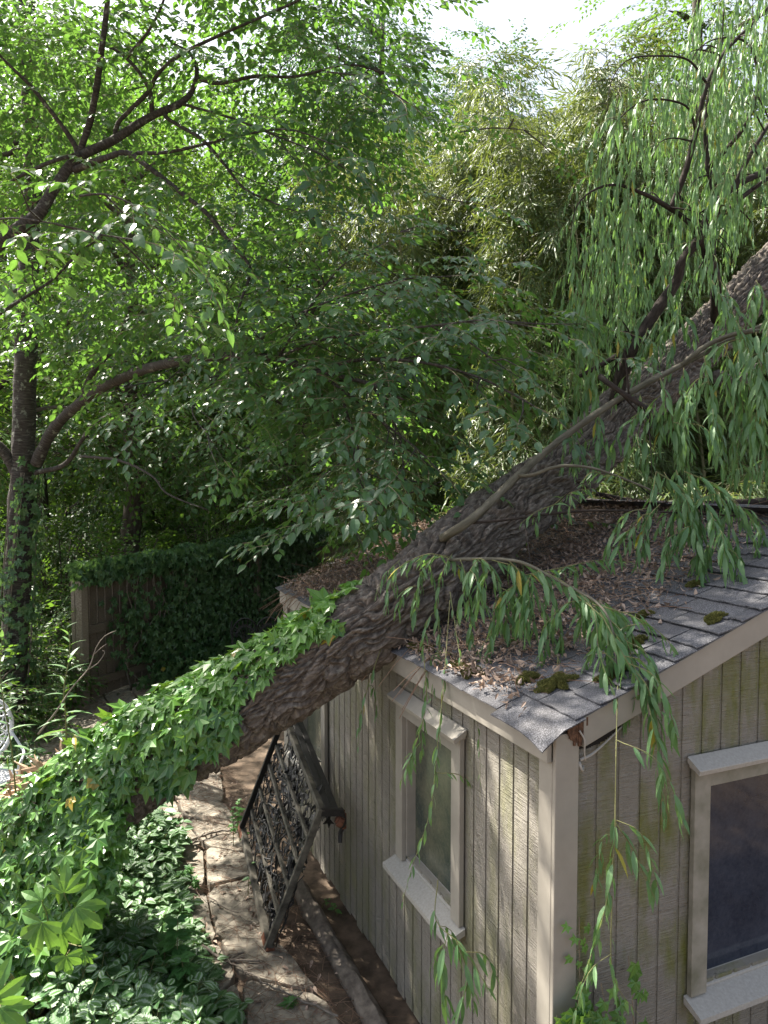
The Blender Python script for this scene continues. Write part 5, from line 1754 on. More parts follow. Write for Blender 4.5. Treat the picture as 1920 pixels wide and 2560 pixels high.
# ================================================================== NEAR CHERRY TREES
def cherry(name, label, base, limbs, leafy, seed, extra=None):
    """limbs: (points, r0, r1); leafy: (points, r0, density, size)"""
    r = np.random.default_rng(seed)
    t = thing(name, label, 'tree', base)
    tr, cr, li = Acc(), Acc(), []
    first = True
    for pts, r0, r1, dens in limbs:
        P = ats(pts)
        def disp(th, s, rd):
            th2, s2 = np.meshgrid(th, s)
            return (vnoise(np.stack([np.cos(th2)*1.8, np.sin(th2)*1.8, s2*7], -1))-0.5)*rd[:, None]*0.28+(vnoise(np.stack([np.cos(th2)*5, np.sin(th2)*5, s2*30], -1))-0.5)*rd[:, None]*0.10
        acc = Acc()
        Q, rad, _, _ = tube(acc, P, np.interp(np.linspace(0, 1, len(P)), [0, .35, .7, 1], [r0, r1+(r0-r1)*(.36 if r0 == .13 else .65), r1+(r0-r1)*(.16 if r0 == .13 else .3), r1]), 20 if r0 > 0.1 else 9, 0, 0.5, step=0.05, disp=disp)
        build('trunk' if first else 'limb', acc, M['cherry_bark'], t, base, smooth=True)
        first = False
        if dens:
            leafy = leafy+[(Q[int(len(Q)*0.35):], None, dens, 1.0)]
    pos, dr, up, sc = [], [], [], []
    for pts, r0, dens, size in leafy:
        P = ats(pts) if not isinstance(pts, np.ndarray) else pts
        Q = catmull(P, 0.08)
        if r0:
            tube(tr, Q, (r0, r0*0.3), 6, 0, 0.5)
        L = float(np.sum(np.linalg.norm(np.diff(Q, axis=0), axis=1)))
        k = max(2, int(L*dens))
        for q in range(k):
            f = (q+0.5+r.normal(0, 0.25))/k
            i = int(np.clip(f, 0.02, 1)*(len(Q)-1))
            tg = nrm(Q[min(i+1, len(Q)-1)]-Q[max(i-1, 0)])
            hx = nrm(np.array([tg[0], tg[1], 0])+1e-6)
            a = (1 if q % 2 else -1)*R(r.uniform(25, 80))
            d = np.array([hx[0]*math.cos(a)-hx[1]*math.sin(a), hx[0]*math.sin(a)+hx[1]*math.cos(a), tg[2]*0.5+r.normal(-0.10, 0.22)])
            p = Q[i]
            if r.random() < 0.6:                 # a side twig carries the spray outwards
                ln = r.uniform(0.15, 0.7)*size
                e = p+nrm(d)*ln+np.array([0, 0, r.normal(0, 0.05)])
                tube(tr, [p, (p+e)/2+r.normal(0, 0.02, 3), e], (0.007, 0.003), 4, 0, 0.5)
                p = e
            pos.append(p); dr.append(d); up.append((r.normal(0, .2), r.normal(0, .2)-0.1, 1)); sc.append(size*r.uniform(0.75, 1.1))
        pos.append(Q[-1]); dr.append(nrm(Q[-1]-Q[-3])); up.append((0, -0.1, 1)); sc.append(size)
    if extra is not None:
        e = extra(r)
        pos += list(e[0]); dr += list(e[1]); up += list(e[2]); sc += list(e[3])
    scatter_sprays(cr, SPR_NEAR, np.array(pos), np.array(dr), np.array(up), np.array(sc))
    d_ = tr.data()
    cr.add(d_[0], d_[1], 2, d_[3], d_[4])
    build('crown', cr, [M['cherry_leaf'], M['twig'], M['cherry_bark']], t, base)
    return t

def cloud(boxes):
    """leaf sprays filling ellipsoids given as (px, py, Y, rx, ry, rz, n, size)"""
    def f(r):
        p, d, u, s = [], [], [], []
        for (px, py, Y, rx, ry, rz, n, size) in boxes:
            c = at(px, py, Y) if Y else np.array(px)+SUN*(py-px[2])/SUN[2]
            nc = max(2, n//14)
            for q in range(nc):
                v = nrm(r.normal(size=3))*r.random()**(1/3)
                cc = c+v*np.array([rx, ry, rz])
                az = r.uniform(0, 6.28)
                for k in range(n//nc):
                    pp_ = cc+r.normal(0, 1, 3)*np.array([0.42, 0.42, 0.13])
                    d_ = (pp_-cc)*np.array([1, 1, 0.3])+0.25*np.array([math.cos(az), math.sin(az), 0])+np.array([0, 0, -0.08])
                    p.append(pp_); d.append(d_); u.append((r.normal(0, .22), r.normal(0, .22), 1)); s.append(size*r.uniform(.75, 1.1))
        return p, d, u, s
    return f

AY = 9.5
baseA = at(20, 1690, AY)*np.array([1, 1, 0])
limbsA = [([(22, 1900, AY), (34, 1650, AY), (44, 1450, AY), (56, 1180, AY), (62, 980, AY), (66, 800, AY), (72, 620, AY), (84, 400, AY), (70, 160, AY), (60, -200, AY), (40, -500, AY)], .17, .08, 0),
          ([(90, 1160, AY-.1), (139, 1066, 9.2), (231, 984, 8.7), (300, 948, 8.2), (382, 918, 7.6), (486, 896, 7.0), (602, 890, 6.5), (694, 897, 6.1), (790, 926, 5.8), (926, 960, 5.4), (1010, 1000, 5.2)], .076, .008, 0),
          ([(205, 1005, 8.85), (225, 945, 8.8), (256, 900, 8.75), (288, 872, 8.7), (303, 840, 8.7), (330, 760, 8.6)], .045, .02, 0),
          ([(88, 1182, AY-.1), (160, 1162, 9.3), (205, 1100, 9.1), (236, 1058, 9.0), (300, 1025, 8.8), (350, 980, 8.6)], .035, .012, 0),
          ([(45, 1190, AY), (10, 1130, 9.4), (-40, 1085, 9.3), (-120, 1000, 9.2)], .08, .05, 0),
          ([(200, 1140, 9.0), (300, 1152, 8.6), (380, 1190, 8.2), (420, 1235, 8.0), (520, 1275, 7.8)], .018, .007, 0),
          ([(-40, 810, 7.6), (60, 745, 7.6), (130, 700, 7.6), (200, 630, 7.6), (260, 590, 7.5)], .02, .008, 4)]
leafyA = [([(694, 897, 6.1), (800, 850, 5.7), (950, 830, 5.3), (1100, 812, 5.0), (1220, 800, 4.8), (1320, 815, 4.7)], .016, 7, .95),
          ([(787, 926, 5.8), (900, 900, 5.5), (1050, 905, 5.2), (1200, 945, 5.0), (1335, 1015, 4.8)], .018, 7, .95),
          ([(787, 926, 5.8), (870, 985, 5.5), (950, 1050, 5.3), (1040, 1120, 5.1), (1100, 1180, 5.0)], .014, 7, .95),
          ([(750, 915, 5.95), (810, 1010, 5.7), (870, 1100, 5.5), (900, 1200, 5.4), (960, 1330, 5.35)], .014, 7, .95),
          ([(860, 1010, 5.5), (900, 1150, 5.35), (880, 1280, 5.3), (900, 1370, 5.3)], .010, 7, .95),
          ([(930, 960, 5.4), (1000, 1090, 5.3), (1010, 1200, 5.25), (1040, 1300, 5.25)], .010, 7, .9),
          ([(602, 890, 6.5), (540, 950, 6.2), (480, 1020, 5.9), (520, 1090, 5.7), (560, 1150, 5.6)], .010, 5, .75),
          ([(486, 896, 7.0), (420, 950, 6.6), (360, 1000, 6.3), (340, 1060, 6.1)], .010, 5, .8),
          ([(600, 890, 6.5), (720, 800, 6.0), (860, 740, 5.6), (1000, 700, 5.3), (1130, 690, 5.1)], .014, 7, .95),
          ([(694, 897, 6.1), (780, 760, 5.8), (860, 660, 5.6), (960, 610, 5.4)], .012, 6, .8),
          ([(486, 896, 7.0), (540, 790, 6.8), (590, 690, 6.6), (620, 600, 6.4)], .012, 6, .85),
          ([(602, 891, 6.5), (640, 960, 6.1), (760, 1060, 5.7), (700, 1110, 5.6)], .010, 6, .75),
          ([(1100, 812, 5.0), (1180, 860, 4.9), (1260, 920, 4.8), (1330, 960, 4.75)], .008, 6, .7)]
cloudA = cloud([(160, 620, 8.0, 1.6, 1.2, .6, 70, 1.0), (420, 820, 8.2, 1.5, 1.0, .6, 70, 1.0), (700, 720, 7.2, 1.2, .9, .7, 70, .9), (100, 900, 8.6, .9, .8, .6, 30, 1.0),
                (900, 950, 6.0, .9, .6, .5, 90, .75), (1050, 900, 5.6, .7, .5, .45, 60, .72), (1000, 760, 5.9, .8, .6, .4, 60, .75), (800, 830, 6.4, .9, .6, .4, 60, .8), (980, 1180, 6.4, .5, .5, .6, 50, .8), (780, 1050, 7.0, .6, .5, .6, 50, .85), (560, 1000, 7.5, .9, .6, .4, 28, .8), (60, 250, 10, 1.6, 1.5, 1.2, 60, 1.0), (250, 700, 8.4, 1.2, 1.0, .5, 50, 1.0), (930, 1130, 5.8, .45, .4, .5, 36, .7)])
cherry('leaning_cherry', 'tall cherry tree with ivied trunk and long limb arching right over the fence', baseA, limbsA, leafyA, 5, cloudA)

BY = 6.6
baseB = at(-420, 1750, BY)*np.array([1, 1, 0])
limbsB = [([(-420, 2150, BY), (-380, 1700, BY), (-300, 1250, BY), (-190, 900, BY), (-90, 690, BY), (20, 590, BY), (93, 538, BY), (133, 475, BY), (191, 399, BY), (278, 353, BY), (324, 324, BY), (382, 289, BY), (457, 255, BY), (486, 214, BY), (492, 174, BY), (475, 133, BY), (434, 110, BY)], .13, .010, 0),
          ([(200, 395, BY), (203, 370, BY), (231, 278, 6.5), (255, 116, 6.3), (269, 0, 6.2), (280, -130, 6.0)], .034, .018, 3),
          ([(191, 399, BY), (191, 370, BY), (145, 301, 6.5), (81, 220, 6.4), (35, 174, 6.3), (-20, 120, 6.2)], .026, .010, 3),
          ([(382, 289, BY), (379, 270, 6.58), (376, 231, 6.5), (347, 179, 6.45), (315, 145, 6.4), (284, 122, 6.4), (243, 110, 6.4)], .024, .008, 3),
          ([(315, 145, 6.4), (365, 87, 6.3), (405, 12, 6.2), (430, -80, 6.1)], .016, .008, 4),
          ([(290, 345, BY), (295, 307, 6.6), (370, 231, 6.5), (394, 185, 6.4), (457, 133, 6.3), (579, 75, 6.2), (723, 12, 6.0), (820, -40, 5.9)], .022, .008, 3),
          ([(490, 196, BY), (550, 208, 6.5), (637, 191, 6.4), (741, 191, 6.3), (868, 162, 6.2), (960, 182, 6.1)], .020, .006, 4),
          ([(415, 280, BY), (417, 295, 6.58), (503, 347, 6.4), (556, 405, 6.3), (608, 469, 6.2), (665, 498, 6.1), (740, 530, 6.0)], .020, .006, 4),
          ([(185, 425, BY), (210, 415, 6.55), (266, 394, 6.45), (318, 382, 6.4), (370, 417, 6.3), (451, 480, 6.2), (521, 538, 6.1), (579, 613, 6.0), (625, 671, 5.95), (600, 760, 5.9), (585, 840, 5.9)], .032, .008, 3),
          ([(318, 382, 6.4), (405, 382, 6.3), (492, 365, 6.2), (613, 336, 6.1), (723, 324, 6.0), (830, 360, 5.9)], .018, .005, 5),
          ([(457, 255, BY), (463, 262, 6.6), (579, 295, 6.4), (665, 330, 6.3), (781, 376, 6.2), (860, 420, 6.1)], .014, .005, 5),
          ([(25, 455, 6.5), (70, 430, 6.5), (140, 400, 6.5), (200, 385, 6.55)], .012, .02, 0)]
leafyB = [([(-80, 560, 4.0), (30, 545, 3.9), (140, 560, 3.8), (250, 585, 3.75), (330, 600, 3.7)], .007, 6, .85),
          ([(200, 490, 4.0), (260, 485, 3.95), (330, 510, 3.9), (400, 560, 3.85), (470, 640, 3.8)], .007, 6, .8),
          ([(820, 180, 5.0), (900, 190, 4.9), (960, 215, 4.8), (990, 240, 4.7)], .006, 7, .75),
          ([(1060, 480, 5.2), (1120, 500, 5.1), (1180, 505, 5.0), (1220, 515, 4.95)], .006, 7, .6),
          ([(1150, 330, 5.4), (1230, 320, 5.3), (1310, 325, 5.2), (1360, 340, 5.2)], .006, 7, .55),
          ([(1000, 580, 5.4), (1080, 560, 5.3), (1140, 600, 5.2)], .006, 7, .6)]
cloudB = cloud([(560, 300, 7.2, 1.9, 1.0, .9, 120, .8), (200, 150, 7.6, 1.6, 1.2, .8, 80, .85), (760, 130, 7.0, 1.0, .8, .8, 60, .8), (820, 380, 7.2, .9, .7, .7, 55, .8),
                (420, 520, 7.0, 1.4, .9, .5, 60, .8), (60, 380, 7.2, .8, .7, .5, 40, .85), (760, 560, 6.8, .9, .7, .5, 45, .8), (400, -350, 7.0, 2.4, 1.6, .8, 90, .9), (900, -300, 6.5, 1.2, 1.0, .6, 30, .9), (560, 130, 7.6, 1.6, 1.0, .7, 70, .85)])
shade = [((2.4, 4.6, 3.0), 9.2, 0), ((2.9, 5.6, 3.0), 9.6, 0), ((.2, 4.6, 1.2), 8.0, 0), ((-.3, 5.8, 1.2), 8.4, 0), ((1.2, 3.4, 2.6), 8.2, 0), ((.3, 4.0, 1.6), 8.8, 0), ((0., 5.0, 1.4), 7.4, 0), ((2.6, 3.9, 3.0), 9.2, 0), ((2.0, 4.0, 2.9), 8.4, 0)]
cloudB0 = cloudB
def cloudB(r):
    a = cloudB0(r)
    b = cloud([(p, z, 0, 1.15, 1.15, .6, 80, 1.0) for p, z, _ in shade])(r)
    return [list(u)+list(v) for u, v in zip(a, b)]
cherry('branching_cherry', 'cherry tree with dark forking upper branches in the top left', baseB, limbsB, leafyB, 6, cloudB)

# ivy on the lower trunk of the tall cherry
acc = Acc()
iv_o = baseA
civy = thing('trunk_ivy', 'ivy sleeve wrapped round the lower trunk of the tall cherry', 'ivy', iv_o)
k = 900
zz = rf.uniform(0.1, 3.6, k); aa = rf.uniform(0, 6.28, k)
Pt = ats([(22, 1900, AY), (34, 1650, AY), (44, 1450, AY), (56, 1180, AY), (60, 1050, AY)])
cx = np.interp(zz, Pt[:, 2][np.argsort(Pt[:, 2])], Pt[:, 0][np.argsort(Pt[:, 2])])
rr_ = 0.2+rf.uniform(0.0, 0.12, k)*np.interp(zz, [0, 2.5, 3.6], [1.4, 1, .5])
P = np.stack([cx+rr_*np.cos(aa), AY+rr_*np.sin(aa), zz], 1)
keep = (zz < 2.6) | (np.cos(aa) > 0.1)
N_ = np.stack([np.cos(aa), np.sin(aa), 0*aa+.4], 1)
acc.stamp(IVY[0], P[keep], np.stack([rf.normal(0, .4, k), rf.normal(0, .4, k), -np.ones(k)], 1)[keep], N_[keep], rf.uniform(.06, .11, k)[keep], rf.random(k)[keep]*.94, 1.0, 0)
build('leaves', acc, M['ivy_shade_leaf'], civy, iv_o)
acc = Acc()
for q in range(6):
    a = rf.uniform(0, 6.28)
    tube(acc, [(np.interp(z_, [0, 3.6], [cx.min(), cx.max()])+0.2*math.cos(a+z_*.3), AY+0.2*math.sin(a+z_*.3), z_) for z_ in np.linspace(0, 3.4, 12)], (0.012, 0.006), 5)
build('stem', acc, M['dead_twig'], civy, iv_o)

# ================================================================== WOODLAND TREES BEHIND
def wood_tree(name, label, base, h, tr, crowns, n, mats, seed, sprays=SPR_FAR, lean=(0, 0), group=None, size=1.0, trunk_vis=None):
    """crowns: list of (dx, dy, z, rx, ry, rz, weight)"""
    r = np.random.default_rng(seed)
    base = np.array([base[0], base[1], 0.0])
    t = thing(name, label, 'tree', base, group=group)
    ta, ca = Acc(), Acc()
    zs = np.linspace(0, h*0.92, 9)
    P = np.stack([lean[0]*(zs/h)**1.2+r.normal(0, 0.05, 9), lean[1]*(zs/h)+r.normal(0, 0.05, 9), zs-0.05], 1)
    P = catmull(P, 0.3)
    rad = np.linspace(tr, tr*0.25, len(P)); rad[:3] *= np.array([1.35, 1.2, 1.08])
    tube(ta, P+base, rad, 14, 0, 0.5)
    W = sum(c[6] for c in crowns)
    for c in crowns:
        nn = int(n*c[6]/W)
        ncl = max(3, nn//26)
        cc0 = np.array([c[0], c[1], c[2]])
        for q in range(ncl):
            v = nrm(r.normal(size=3))*r.uniform(0.35, 1.0)**0.6
            cc = cc0+v*np.array(c[3:6])
            i = int(np.clip((cc[2]-0.25*np.hypot(cc[0], cc[1]))/h/0.92, 0.12, 0.98)*(len(P)-1))
            m_ = (P[i]+cc)/2+np.array([0, 0, 0.12*np.linalg.norm(cc-P[i])])
            tube(ta, np.array([P[i], m_, cc])+base, (max(0.02, tr*0.28), 0.012), 6, 0, 0.5, step=0.25, cap=False)
            k = nn//ncl
            off = r.normal(0, 1, (k, 3))*np.array([0.62, 0.62, 0.34])*size
            pos = cc+off
            d = off*np.array([1, 1, .45])+0.35*v+np.array([0, 0, -0.18])
            up = np.array([0, 0, 1])+r.normal(0, 0.35, (k, 3))
            scatter_sprays(ca, sprays, pos+base, d, up, size*r.uniform(0.75, 1.15, k), tint=np.clip(r.random()*0.5+r.random(k)*0.5, 0, .95))
    build('trunk', ta, M['wood_bark'], t, base, smooth=True)
    build('crown', ca, mats, t, base)
    return t
WL, BL = [M['wood_leaf'], M['twig']], [M['blue_leaf'], M['twig']]
def X(px, Y):
    return (px-960)/FPX*Y
# trees one can tell apart
wood_tree('woodland_tree', 'tall tree with dark straight trunk behind the left end of the fence', (X(330, 15.5), 15.5), 13, .24, [(0, 0, 8.5, 2.6, 2.2, 3.2, 1), (0.4, -.6, 4.6, 2.2, 1.6, 1.2, .5)], 560, WL, 101)
wood_tree('woodland_tree', 'tree rising behind the middle of the fence with pale leaning trunk', (X(690, 17.5), 17.5), 11, .22, [(0.6, 0, 7.5, 2.4, 2.0, 2.6, 1), (-.4, -.5, 4.4, 1.8, 1.5, 1.0, .4)], 480, WL, 102, lean=(1.4, 0))
wood_tree('woodland_tree', 'blue green large leaved tree in the centre behind the cherry branches', (X(800, 19.5), 19.5), 15, .26, [(0, 0, 9.5, 2.3, 2.0, 3.2, 1.2), (.3, 0, 13.2, 1.5, 1.4, 1.9, .6), (-.2, -.6, 6.2, 1.6, 1.4, 1.2, .35)], 720, BL, 103)
wood_tree('woodland_tree', 'round topped pale green tree against the white sky gap', (X(1195, 26), 26), 17.5, .22, [(0, 0, 15.2, 1.25, 1.4, 2.3, 1), (.2, -.3, 12.4, 1.9, 1.6, 1.6, .7)], 1000, BL, 104)
wood_tree('woodland_tree', 'dark tree top bordering the sky gap on its left side', (X(950, 23), 23), 18.5, .28, [(-0.2, 0, 14.2, 1.2, 1.4, 2.6, 1), (-1.8, 0, 16.5, 1.6, 1.4, 2.4, .8)], 480, BL, 105)
wood_tree('woodland_tree', 'vine draped tall tree bordering the sky gap on its right side', (X(1720, 17), 17), 17, .30, [(0, 0, 12.5, 1.25, 1.2, 2.9, 1), (0.7, 0, 9.5, 2.0, 1.4, 1.8, .7), (1.6, 0, 14, 1.6, 1.4, 2.2, .7)], 640, WL, 106, size=.9)
wood_tree('woodland_tree', 'broad leafy tree filling the far left edge of the view', (X(-40, 14), 14), 14, .27, [(0, 0, 8.5, 2.8, 2.4, 4.0, 1), (.6, -1.0, 4.2, 2.4, 1.6, 1.4, .5)], 600, WL, 107)
wood_tree('woodland_tree', 'slim tree between the two trunks left of the fence gap', (X(540, 20), 20), 15, .18, [(0, 0, 10, 2.4, 2, 4.2, 1), (0, -.6, 4.8, 2.2, 1.5, 1.5, .5)], 620, WL, 108)
p1 = wood_tree('woodland_tree', 'tall leafy woodland tree in the thick green wall behind the garden', (X(180, 22), 22), 17, .26, [(0, 0, 10.5, 3.2, 2.6, 5.6, 1.2), (0, -.8, 3.6, 3.2, 2.0, 2.6, .8)], 780, WL, 109, group='woodland trees behind the garden')
p2 = wood_tree('woodland_tree', 'tall leafy woodland tree in the thick green wall behind the garden', (X(460, 27), 27), 18, .28, [(0, 0, 11, 3.4, 2.6, 6.0, 1.2), (0, -.8, 3.8, 3.4, 2.0, 2.8, .8)], 780, WL, 110, group='woodland trees behind the garden')
for q, (px, Y, rz, s, src) in enumerate([(20, 27, 1.0, 1.05, p1), (680, 30, 2.2, .95, p1), (-160, 20, 3.0, 1.0, p2), (330, 34, 4.0, 1.15, p2), (830, 34, .6, .78, p1), (1010, 36, 2.8, .62, p2), (1290, 34, 1.3, .55, p1), (1450, 30, 2.3, .62, p2),
                                         (1650, 28, .3, .75, p1), (1850, 26, 5.0, .9, p2), (2050, 22, 3.3, 1.0, p1), (560, 40, 5.5, 1.25, p1), (160, 38, 2.6, 1.2, p2), (1180, 38, 4.4, .6, p1), (-320, 26, .8, 1.2, p1), (1560, 38, 3.9, .7, p2), (2250, 27, 1.9, 1.1, p2), (100, 18, .4, .8, p1), (260, 25, 1.4, 1.0, p2), (400, 21, 2.9, .85, p1), (600, 24, 3.7, .95, p2), (730, 25, 5.1, .8, p1), (-60, 32, 2.0, 1.2, p2), (380, 44, 1.0, 1.4, p1), (700, 46, 4.6, 1.3, p2), (60, 46, 3.1, 1.4, p2), (900, 30, 1.8, .7, p1)]):
    dup(src, (X(px, Y), Y, 0), rz, s)
tag(p1, 'tall leafy woodland tree in the thick green wall behind the garden', 'tree')

# undergrowth shrubs
def shrub(label, px, Y, h, w, n, seed, mats=WL, group=None, sprays=SPR_MID, size=.8):
    r = np.random.default_rng(seed)
    base = np.array([X(px, Y), Y, 0.0])
    t = thing('shrub', label, 'shrub', base, group=group)
    sa, ca = Acc(), Acc()
    for q in range(8):
        a = r.uniform(0, 6.28)
        e = base+np.array([math.cos(a)*w*.6, math.sin(a)*w*.6, h*r.uniform(.6, .95)])
        tube(sa, [base, (base+e)/2+np.array([0, 0, .15*h]), e], (.022, .008), 5, step=.1)
    v = nrm(r.normal(size=(n, 3)))*r.random((n, 1))**.4
    v[:, 2] = np.abs(v[:, 2])
    pos = base+v*np.array([w, w, h])*0.9
    scatter_sprays(ca, sprays, pos, v*np.array([1, 1, .6])+np.array([0, 0, -.1]), np.array([0, 0, 1])+r.normal(0, .35, (n, 3)), size*r.uniform(.7, 1.1, n))
    build('stem', sa, M['wood_bark'], t, base)
    build('foliage', ca, mats, t, base)
    return t
shrub('leafy maple-like shrub at the foot of the tall cherry trunk', 10, 10.4, 1.7, .85, 190, 201)
shrub('dark low shrub left of the fence post', 95, 10.6, 1.3, .5, 90, 202)
shrub('shrub at the left edge behind the white chair', -80, 9.0, 1.5, .9, 130, 203)
shrub('leafy bush behind the left half of the fence', 300, 13.2, 2.6, 1.2, 200, 204, size=.9)
shrub('leafy bush behind the ivied middle of the fence', 520, 15.5, 2.8, 1.2, 200, 205, size=.9)
shrub('bush rising over the far end of the fence', 700, 17.6, 3.0, 1.1, 200, 206, size=.9)
s1_ = shrub('dark understorey bush in the deep shade behind the fence', 150, 15, 2.8, 1.6, 260, 207, group='understorey bushes behind the fence', size=1.0)
for q, (px, Y, s) in enumerate([(400, 18, 1.1), (620, 21, 1.1), (-60, 16, 1.0), (820, 21, 1.1), (950, 22, 1.1), (250, 20, 1.3), (1090, 23, 1.1), (1700, 15, 1.0), (1950, 13, 1.1), (2150, 12, 1.1), (-250, 13, 1.2), (60, 19, 1.2), (180, 24, 1.6), (330, 23, 1.5), (470, 24, 1.6), (560, 18, 1.2), (720, 23, 1.5), (30, 26, 1.8), (880, 26, 1.7), (760, 19, 1.1), (-150, 21, 1.6), (400, 29, 2.0), (640, 29, 2.0), (140, 31, 2.0), (1000, 30, 2.0)]):
    dup(s1_, (X(px, Y), Y, 0), q*1.1, s)

# ferns and grass before the fence
def fern(px, py, Y, label, seed):
    r = np.random.default_rng(seed)
    o = at(px, py, Y)*np.array([1, 1, 0])
    t = thing('fern', label, 'fern', o, group='ferns by the fence')
    for q in range(7):
        acc = Acc()
        a = q*0.9+r.normal(0, .2)
        L = r.uniform(.6, .85)
        f = np.linspace(0, 1, 16)
        P = np.stack([o[0]+np.cos(a)*L*.75*f, o[1]+np.sin(a)*L*.75*f, L*(1.0*f-.55*f*f)], 1)
        tube(acc, P, (.004, .001), 4, 1, .5, cap=False)
        tg = nrm(np.gradient(P, axis=0))
        sd = np.array([-math.sin(a), math.cos(a), 0])
        for s in (-1, 1):
            for i in range(2, 16):
                acc.stamp(WIL, [P[i]], sd*s+tg[i]*.3, (0, 0, 1), .16*math.sin(math.pi*min(1, .15+.85*(1-f[i])))+.015, [r.random()*.9], 1.0, 0)
        build('frond', acc, [M['weed_leaf'], M['green_twig']], t, o)
fern(505, 1690, 10.2, 'small fern in front of the fence, the left one', 1)
fern(560, 1680, 10.0, 'small fern beside the ivied trunk top, the right one', 2)
acc = Acc()
k = 11000
x = rf.uniform(-5.2, -1.2, k); y = rf.uniform(6.2, 14.5, k)
keep = vnoise(np.stack([x*.9, y*.9, 0*x], 1)) > .36
keep &= np.array([np.dot(np.array([a, b, 0])-C0, V_) < -2.3 for a, b in zip(x, y)])
x, y = x[keep], y[keep]; k = len(x)
az = rf.uniform(0, 6.28, k)
BLADE = blade([0, .4, .75, 1], [.012, .014, .009, 0], .3, -.5)
acc.stamp(BLADE, np.stack([x, y, 0*x-.03], 1), np.stack([.5*np.cos(az), .5*np.sin(az), np.ones(k)], 1), np.stack([np.cos(az), np.sin(az), 0*az+.1], 1), rf.uniform(.18, .42, k), rf.random(k)*.9, 1.0, 0)
k = 4200
x = rf.uniform(-6, -1.3, k); y = rf.uniform(6.0, 14.5, k)
keep = (vnoise(np.stack([x*1.3, y*1.3, 0*x+5], 1)) > .42) & np.array([np.dot(np.array([a, b, 0])-C0, V_) < -2.2 for a, b in zip(x, y)])
x, y = x[keep], y[keep]; k = len(x); az = rf.uniform(0, 6.28, k)
acc.stamp(TRI, np.stack([x, y, rf.uniform(.05, .35, k)], 1), np.stack([np.cos(az), np.sin(az), .1*rf.normal(size=k)], 1), UPV+rf.normal(0, .3, (k, 3)), rf.uniform(.07, .15, k), rf.random(k)*.8, 1.0, 1)
tag(build('grass', acc, [M['grass_blade'], M['ivy_shade_leaf']]), 'long grass and low weeds in the shade before the fence', 'grass', kind='stuff')

# ================================================================== BAMBOO GROVE
def bamboo(h, seed, dens=1.0):
    r = np.random.default_rng(seed)
    t = thing('bamboo', 'tall olive leaved bamboo culm in the grove behind the shed', 'bamboo', (0, 0, 0), group='bamboo culms behind the shed')
    ca, fa = Acc(), Acc()
    zs = np.linspace(0, 1, 12)
    bx, by = r.normal(0, .06)*h, r.normal(0.02, .05)*h
    P = np.stack([bx*zs**2.6, by*zs**2.6, h*(zs-.05*zs**4)], 1)
    P = catmull(P, .12)
    rad = np.interp(np.linspace(0, 1, len(P)), [0, .5, 1], [.026, .02, .004])
    nod = (np.arange(len(P)) % 3 == 0)
    rad = rad*np.where(nod, 1.18, 1.0)
    tube(ca, P, rad, 7, 0, .5)
    pos, dr, sc = [], [], []
    nodes = np.linspace(.22, 1.0, int(h*7*dens))
    for f in nodes:
        i = int(f*(len(P)-1))
        a = r.uniform(0, 6.28)
        ln = h*.11*(1.1-f)*r.uniform(.5, 1.15)+.12
        for s in range(2):
            aa = a+s*2.4
            d = np.array([math.cos(aa), math.sin(aa), r.uniform(.1, .75)])
            e = P[i]+nrm(d)*ln
            e[2] -= .12*ln
            tube(ca, [P[i], (P[i]+e)/2+np.array([0, 0, .05]), e], (.005, .002), 4, 0, .5, cap=False)
            for g in (.45, .75, 1.0):
                pos.append(P[i]+(e-P[i])*g); dr.append(d*np.array([1, 1, .25])+r.normal(0, .35, 3)+np.array([0, 0, -.25])); sc.append(r.uniform(.75, 1.2))
    pos, dr, sc = map(np.array, (pos, dr, sc))
    scatter_sprays(fa, SPR_BAM, pos, dr, np.array([0, 0, 1])+r.normal(0, .4, (len(pos), 3)), sc, tint=np.clip(r.normal(.5, .28, len(pos)), 0, .95), w=.6)
    build('culm', ca, M['culm'], t)
    build('foliage', fa, [M['bamboo_leaf'], M['culm']], t)
    return t
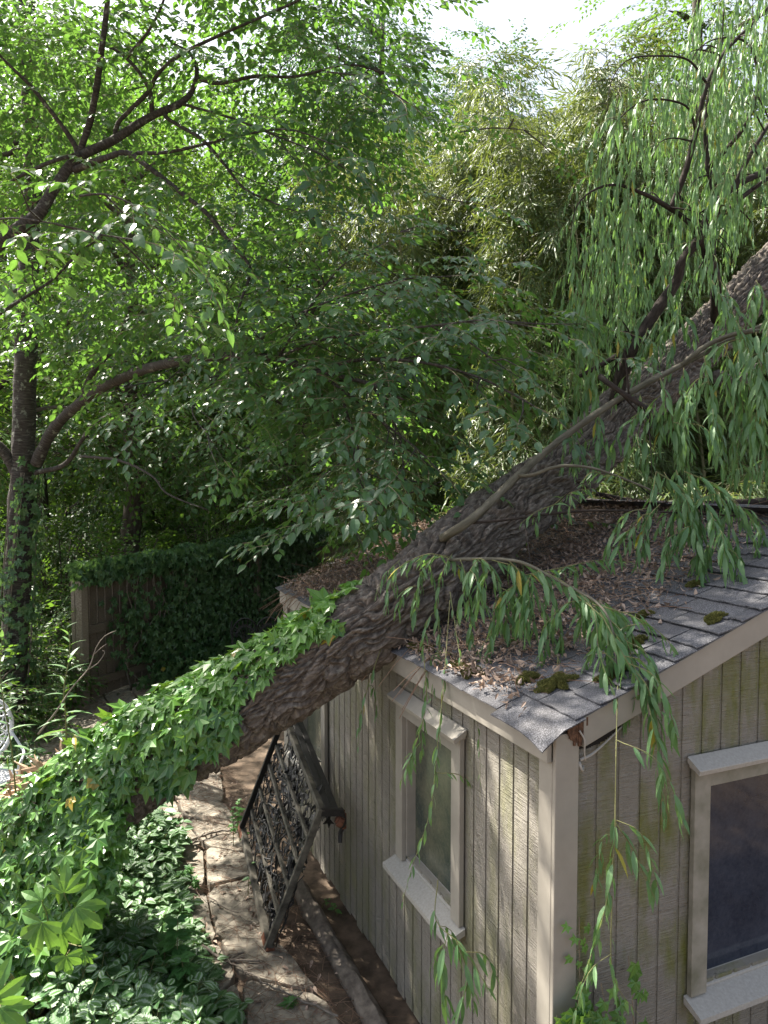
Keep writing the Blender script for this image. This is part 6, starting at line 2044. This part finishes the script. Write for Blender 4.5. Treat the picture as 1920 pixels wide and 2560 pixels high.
BP = [bamboo(7.6, 1), bamboo(9.0, 2), bamboo(8.2, 3), bamboo(6.6, 4)]
rbm = np.random.default_rng(91)
spots = []
def hfor(px):      # height of the grove's outline above the eye, as pixels
    return np.interp(px, [880, 960, 1060, 1150, 1230, 1300, 1340, 1420, 1500, 1600, 1750, 2000, 2300], [480, 330, 290, 320, 400, 280, 240, 215, 225, 190, 330, 300, 260])
while len(spots) < 74:
    Y = rbm.uniform(9.6, 15.5)
    px = rbm.uniform(880, 2250)
    if px < 1160 and Y < 12.3: continue
    if px < 960: continue
    x = X(px, Y)
    loc = np.array([x, Y, 0])-C0
    if -0.5 < np.dot(loc, V_) < SW+.4 and -0.4 < np.dot(loc, U_) < SL+.9: continue
    spots.append((px, x, Y))
used = set()
for q, (px, x, Y) in enumerate(sorted(spots, key=lambda s: s[2])):
    hh = CAM_H+(1190-hfor(px))/FPX*Y*rbm.uniform(.82, 1.03)
    j = int(rbm.integers(0, 4))
    nat = [7.6, 9.0, 8.2, 6.6][j]*.95
    if j not in used:
        used.add(j)
        o_ = BP[j]
        o_.location = (x, Y, 0); o_.rotation_euler = (0, 0, rbm.uniform(0, 6.28)); o_.scale = (hh/nat,)*3
    else:
        dup(BP[j], (x, Y, 0), rbm.uniform(0, 6.28), hh/nat)
# low pale bamboo shoots in the sun behind the shed
LB_ = [bamboo(3.2, 11, 1.5), bamboo(3.8, 12, 1.4)]
for b_ in LB_:
    tag(b_, 'low sunlit pale bamboo behind the shed ridge', 'bamboo', 'low bamboo behind the shed ridge')
used = set()
for q, (px, Y) in enumerate([(1290, 9.2), (1230, 10.0), (1340, 9.6), (1400, 9.0), (1480, 9.4), (1560, 9.0), (1640, 9.2), (1720, 8.8), (1800, 9.0), (1880, 8.6), (1950, 8.9), (1350, 10.4), (1600, 8.4), (1760, 8.3), (1850, 8.2)]):
    j = q % 2
    if j not in used:
        used.add(j); LB_[j].location = (X(px, Y), Y, 0)
    else:
        dup(LB_[j], (X(px, Y), Y, 0), q*1.3, rbm.uniform(.85, 1.15))
